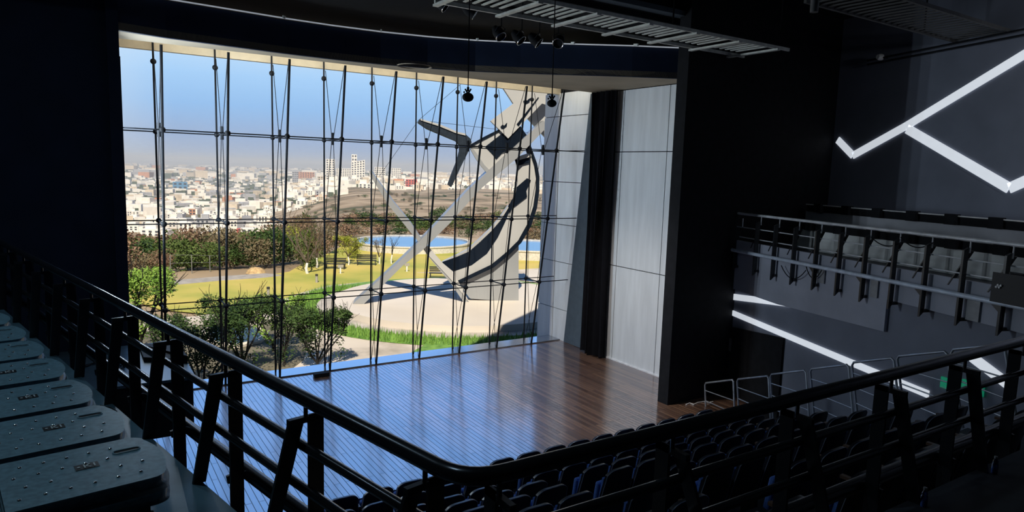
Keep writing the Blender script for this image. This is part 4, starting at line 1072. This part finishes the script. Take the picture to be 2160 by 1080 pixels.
Z1 = 'in the scrub belt beyond the lawn'; Z2 = 'on the slope between the lawn and the town'; Z3 = 'on the dry hillside below the white towers'
# belt: (px, foot y, width px, height px)
for i in range(95):
    px = rb.uniform(170, 645); t = rb.random()
    r = 58 + 75 * t
    k = rb.choice(['mid', 'dry', 'mid', 'red', 'dry', 'dark'])
    put_bush(k, px, 0, rb.uniform(60, 120) * (1.15 - .5 * t), rb.uniform(66, 98) * (1.05 - .15 * t), r, Z1)
for px, py, w_, h_, k in ((530, 556, 120, 78, 'dark'), (575, 552, 100, 84, 'dark'), (500, 560, 80, 60, 'dark'), (600, 545, 70, 84, 'yellow'), (412, 566, 90, 66, 'mid'), (375, 568, 90, 70, 'mid'), (450, 566, 80, 64, 'mid'), (745, 545, 50, 36, 'yellow'), (300, 572, 80, 52, 'dry'), (338, 572, 70, 58, 'red'), (640, 550, 60, 66, 'dry'), (690, 535, 80, 72, 'dry'), (726, 520, 70, 56, 'red'), (668, 545, 60, 60, 'red')):
    put_bush(k, px, py, w_, h_, None, 'growing at the lawn edge before the scrub belt')
for i in range(64):
    px = rb.uniform(690, 1155); r = rb.uniform(88, 190)
    put_bush(rb.choice(['mid', 'dry', 'red', 'dark', 'red']), px, 0, rb.uniform(40, 95), rb.uniform(18, 36), r, 'in the dry belt behind the water basins')
for i in range(60):
    px = rb.uniform(275, 640); r = rb.uniform(150, 340)
    put_bush(rb.choice(['mid', 'dark', 'dry', 'dry']), px, 0, rb.uniform(16, 44), rb.uniform(8, 18), r, Z2)
for i in range(120):
    px = rb.uniform(640, 1150); r = rb.uniform(160, 640)
    put_bush(rb.choice(['mid', 'dry', 'dark', 'dry']), px, 0, rb.uniform(8, 26) , rb.uniform(4, 9), r, Z3)
for k in BUSH:
    for p in BUSH[k]:
        if p not in used: bpy.data.objects.remove(p)

def tree(name, label, px, py, zg, hpx, wpx, kind, nleaf, lsize, bark, seed, nbr=5, white=False, spread=.55, trunk=.25, leaf_z=(.4, 1.0), levels=2):
    rng = random.Random(seed); q = atz(px, py, zg); dep = (q - EYE).dot(FW); H = hpx * dep / F; Wd = wpx * dep / F / 2
    t = thing(name, label, 'tree', tuple(q))
    b0 = q + Vector((rng.uniform(-.05, .05), 0, H * trunk)); r0 = max(.03, H * .022)
    tk = MB().tube([q - Vector((0, 0, .1)), (q + b0) / 2 + Vector((.03 * H * rng.uniform(-1, 1), 0, 0)), b0], r0 * 1.25, 8, r2=r0).build('trunk', WBARK if white else bark, t)
    segs, tips = branches(rng, b0, H * (1 - trunk) * .72, spread, nbr, r0 * .7, levels)
    m = MB()
    for pts, ra_, rb_ in segs: m.tube(pts, ra_, 5, r2=rb_)
    m.build('branches', bark, t)
    if nleaf:
        bl = []
        for p in tips:
            d = p - q; d.x = max(-Wd, min(Wd, d.x)); d.y = max(-Wd, min(Wd, d.y)); d.z = max(H * leaf_z[0], min(H * leaf_z[1] * .93, d.z))
            bl.append((q.x + d.x, q.y + d.y, q.z + d.z, H * rng.uniform(.06, .13)))
        for i in range(14):
            a = rng.uniform(0, 2 * pi); rr = Wd * rng.uniform(.1, .8); bl.append((q.x + rr * cos(a), q.y + rr * sin(a), q.z + H * rng.uniform(*leaf_z) * .92, H * rng.uniform(.08, .15)))
        leaves(rng, bl, nleaf, lsize, .9).build('foliage', LF[kind], t)
    return t
tree('white_trunk_tree', 'bare grey tree with whitewashed trunk on the lawn before the scrub', 649, 578, ZG, 118, 120, 'dry', 500, .06, BARK, 4, 6, True, .6, .2, (.35, 1))
tree('white_trunk_tree', 'small yellow green tree with whitewashed trunk beside the round basin', 735, 560, ZG, 62, 56, 'yellow', 2200, .07, BARK, 8, 5, True, .8, .3)
tree('white_trunk_tree', 'thin bare tree with whitewashed trunk before the round basin wall', 800, 558, ZG, 52, 34, 'dry', 300, .05, BARK, 13, 4, True, .5, .3)
tree('white_trunk_tree', 'dark bare tree with whitewashed trunk standing before the blue basin', 826, 557, ZG, 56, 26, 'dry', 0, .05, DBARK, 15, 3, True, .35, .35)
tree('white_trunk_tree', 'slim leafless tree with pale trunk behind the bare grey tree', 668, 566, ZG, 74, 50, 'red', 400, .05, BARK, 17, 4, True, .5, .3)
tree('acacia_tree', 'dark feathery tree close outside the window, nearest the sculpture', 672, 784, ZG, 132, 112, 'dark', 5200, .058, DBARK, 31, 7, False, .75, .14, (.2, 1.0), 2)
tree('acacia_tree', 'feathery tree outside the window with tall thin leader shoots', 512, 800, ZG, 170, 130, 'dark', 5200, .058, DBARK, 33, 6, False, .6, .2, (.25, 1.0), 2)
tree('acacia_tree', 'sunlit yellow green tree outside the window behind the dark feathery trees', 575, 745, ZG, 120, 130, 'bright', 4200, .07, DBARK, 35, 6, False, .8, .2, (.3, 1))
tree('acacia_tree', 'dense dark green tree seen below the balcony handrail', 425, 850, ZG, 190, 150, 'dark', 6500, .06, DBARK, 37, 7, False, .7, .12, (.12, .95), 2)
tree('acacia_tree', 'slender leader-stemmed dark tree rising over the curving path', 600, 775, ZG, 130, 70, 'dark', 1800, .06, DBARK, 43, 5, False, .3, .15, (.2, 1))
tree('bright_tree', 'bright green tree with bare dark limbs at the dark window jamb', 300, 770, ZG, 200, 100, 'bright', 4200, .07, DBARK, 39, 6, False, .45, .25, (.3, 1), 2)
tree('bright_tree', 'small fresh green tree in the scrub behind the lawn by the jamb', 300, 625, ZG, 60, 90, 'bright', 1600, .10, BARK, 41, 5, False, .9, .2, (.15, .9))

# ------------------------------------------------------------------ the town
HW = mat('white_rendered_house', (.82, .77, .70), .85, var=.08, nscale=.3); HC = mat('cream_rendered_house', (.62, .52, .40), .85, nscale=.3)
HO = mat('terracotta_house', (.52, .24, .13), .85, nscale=.3); HG = mat('grey_house', (.38, .38, .40), .85, nscale=.3); HB = mat('blue_roof_shed', (.08, .24, .42), .7); HR = mat('red_facade', (.55, .10, .07), .7)
WIN = mat('dark_window_glass', (.04, .05, .07), .2, spec=.8)
def house_mesh(seed, wall):
    rng = random.Random(seed); m = MB(); w, d, h = rng.uniform(.8, 1.3), rng.uniform(.8, 1.2), rng.uniform(.5, .8)
    m.box((0, 0, h / 2 - .2), (w, d, h + .4)); m.box((rng.uniform(-.2, .2), .1, h + .17), (w * .55, d * .6, .36))
    m.box((w * .55, -.1, h * .3), (w * .5, d * .7, h * .6 + .3))
    for fl in (.22, .6):
        for k in range(3): m.box((-w * .32 + w * .32 * k, -d / 2 - .004, h * fl + .06), (w * .15, .03, h * .22), mi=1)
    return m.build('town_house', [wall, WIN], loc=(0, 0, 0))
HM = [house_mesh(i, w_) for i, w_ in enumerate((HW, HW, HW, HW, HC, HG, HO))]
rh = random.Random(5); ufirst = set(); cnt = 0
def town_xy(px, r): a = rad(az_of(px)); return r * sin(a), r * cos(a), hill(r, az_of(px))
HPOS = []
def put_house(px, r, s, lab, grp):
    x, y, z = town_xy(px, r)
    if any((x - a) ** 2 + (y - b) ** 2 < (1.15 * (s + c_)) ** 2 for a, b, c_ in HPOS + BPOS): return
    HPOS.append((x, y, s)); i = rh.choices(range(7), (6, 6, 6, 6, 4, 2, 0))[0]; p = HM[i]
    if p in ufirst: o_ = dup(p)
    else: o_ = p; ufirst.add(p)
    o_.location = (x, y, z); o_.scale = (s, s, s * rh.uniform(.7, 1.1)); o_.rotation_euler = (0, 0, -rad(az_of(px)) + rh.uniform(-.5, .5))
    kind = {0: 'white', 1: 'white', 2: 'white', 3: 'white', 4: 'cream', 5: 'grey', 6: 'terracotta'}[i]
    tag(o_, lab % kind, 'house', grp % kind)
BPOS = []
def block(name, label, px, r, wpx, hpx, wall, cat='tower block', slant=0, floors=8, base=None, cols=4):
    x, y, z = town_xy(px, r); a = -rad(az_of(px)); dep = (Vector((x, y, z)) - EYE).dot(FW); w = wpx * dep / F; h = hpx * dep / F; BPOS.append((x, y, w))
    t = thing(name, label, cat, (x, y, z)); ax = (Vector((cos(a), sin(a), 0)), Vector((-sin(a), cos(a), 0))); c = Vector((x, y, z))
    P = [c - ax[0] * w / 2 + Vector((0, 0, -4)), c + ax[0] * w / 2 + Vector((0, 0, -4)), c + ax[0] * w / 2 + Vector((0, 0, h)), c - ax[0] * w / 2 + Vector((0, 0, h * (1 - slant)))]
    MB().prism(P, ax[1] * w * .8).build('walls', wall, t)
    m = MB()
    for f in range(floors):
        for k in range(cols):
            hz = h * (1 - slant * (1 - (k + .5) / cols)); zz_ = hz * (f + .5) / floors
            m.box(c + ax[0] * (w * ((k + .5) / cols - .5)) + Vector((0, 0, zz_)) - ax[1] * .1, (w / cols * .55, .4, hz / floors * .5), rz=a)
    m.build('windows', WIN, t)
    return t
block('tower_block', 'tall slim white tower block on the plateau, first of the tower row', 694, 1180, 18, 52, HW, floors=11, cols=3)
block('tower_block', 'wide white apartment slab between the slim tower and the slanted tower', 722, 1230, 30, 27, HW, floors=8, cols=7)
block('tower_block', 'white tower with slanting roof line and gridded front', 752, 1150, 28, 46, HW, slant=.12, floors=9, cols=5)
block('tower_block', 'narrow white stair tower rising behind the slant-roofed tower', 744, 1210, 11, 57, HW, floors=8, cols=2)
block('apartment_block', 'white apartment block beyond the lower tip of the short beam', 798, 1300, 22, 30, HW, 'apartment block', floors=7, cols=5)
block('apartment_block', 'small white apartment block past the town hill, second beyond the beam tip', 832, 1300, 20, 28, HW, 'apartment block', floors=7, cols=5)
block('apartment_block', 'cream apartment block below the slim white tower', 676, 1120, 16, 20, HC, 'apartment block', floors=5, cols=3)
block('apartment_block', 'pale grey tower block in the haze above the town hill', 620, 1400, 12, 28, HG, 'apartment block', floors=7, cols=3)
block('apartment_block', 'long reddish apartment block on the skyline by the towers', 640, 1900, 40, 16, HO, 'apartment block', floors=4, cols=8)
block('red_building', 'red and white building among the plateau houses', 864, 900, 24, 15, HR, 'building', floors=3, cols=4)
block('blue_shed', 'big blue-walled shed in the valley town', 378, 1350, 28, 15, HB, 'shed', floors=2, cols=3)
block('terracotta_house', 'orange terracotta house in the middle of the valley town', 402, 620, 12, 12, HO, 'house', floors=2, cols=2)
block('terracotta_house', 'orange house on the brow of the dry hill', 541, 900, 14, 10, HO, 'house', floors=2, cols=3)
block('red_house', 'narrow dark red house beside the window rods in the valley town', 483, 560, 7, 18, HR, 'house', floors=3, cols=1)
block('white_villa', 'white modern villa with a lower wing on the slope below the town', 522, 400, 34, 15, HW, 'villa', floors=2, cols=3)
block('red_banded_house', 'small red and white banded house beside the white villa', 502, 402, 13, 13, HR, 'house', floors=3, cols=1)
block('white_villa', 'long low white house standing above the bushes past the villa', 572, 420, 40, 11, HW, 'villa', floors=1, cols=5)


# close edge of town on the slope
for i in range(190):
    px = rh.uniform(262, 560) if rh.random() < .8 else rh.uniform(560, 690)
    r = rh.uniform(385, 640) if px < 560 else rh.uniform(560, 760)
    put_house(px, r, rh.uniform(5, 8.5), 'small %s flat-roofed house at the near edge of the town', '%s houses at the near edge of town')
for i in range(190):
    px = rh.uniform(600, 1158); r = rh.uniform(790, 1250)
    put_house(px, r, rh.uniform(8, 12), 'small %s flat-roofed house on the plateau behind the dry hillside', '%s houses on the plateau')
for p_ in HM:
    if p_ not in ufirst: bpy.data.objects.remove(p_)
mats = [HW, HC, HG, HO, leafmat('town_tree_green', (.06, .085, .05), (.12, .14, .08))]
def far_town(name, label, n, f, smin, smax, seed, wts=(7, 2.5, 2, .5, 17)):
    rng = random.Random(seed); m = MB()
    for i in range(n):
        px, r = f(rng); x, y, z = town_xy(px, r)
        if r < 1500 and any((x - a) ** 2 + (y - b) ** 2 < (c_ * 1.3 + 9) ** 2 for a, b, c_ in HPOS + BPOS): continue
        s = rng.uniform(smin, smax)
        mi = rng.choices(range(5), wts)[0]
        if mi == 4: s *= .55
        h = s * rng.uniform(.35, .8)
        m.box((x, y, z + h / 2 - 2), (s * rng.uniform(.8, 1.6), s * rng.uniform(.7, 1.3), h + 4), rz=-rad(az_of(px)) + rng.uniform(-.6, .6), mi=mi)
    return tag(m.build(name, mats), label, 'town', kind='stuff')
far_town('town_spread', 'dense pale town of small houses filling the valley floor', 3300, lambda g: (g.uniform(-60, 720), 600 * (5.2 ** g.random())), 5, 11, 2)
far_town('hazy_town', 'hazy far town spread out to the horizon', 2300, lambda g: (g.uniform(-60, 1250), 2200 * (3.2 ** g.random())), 12, 34, 4, (4, 2, 4, .5, 12))
far_town('plateau_town', 'rows of white houses packed along the plateau edge', 1100, lambda g: (g.uniform(600, 1165), g.uniform(800, 1500)), 7, 14, 6, (12, 4, 2, .4, 5))

# thin haze lying over the valley
hz = bpy.data.materials.new('valley_haze'); hz.use_nodes = True
hn = hz.node_tree.nodes; hn.remove(hn['Principled BSDF'])
vsn = hn.new('ShaderNodeVolumeScatter'); vsn.inputs['Density'].default_value = .00028; vsn.inputs['Color'].default_value = (.90, .94, 1, 1)
hz.node_tree.links.new(vsn.outputs[0], hn['Material Output'].inputs['Volume'])
tag(MB().box((3500, 7110, -20), (16000, 14000, 150)).build('valley_haze', hz), 'thin pale haze over the town and valley', 'haze', kind='stuff')
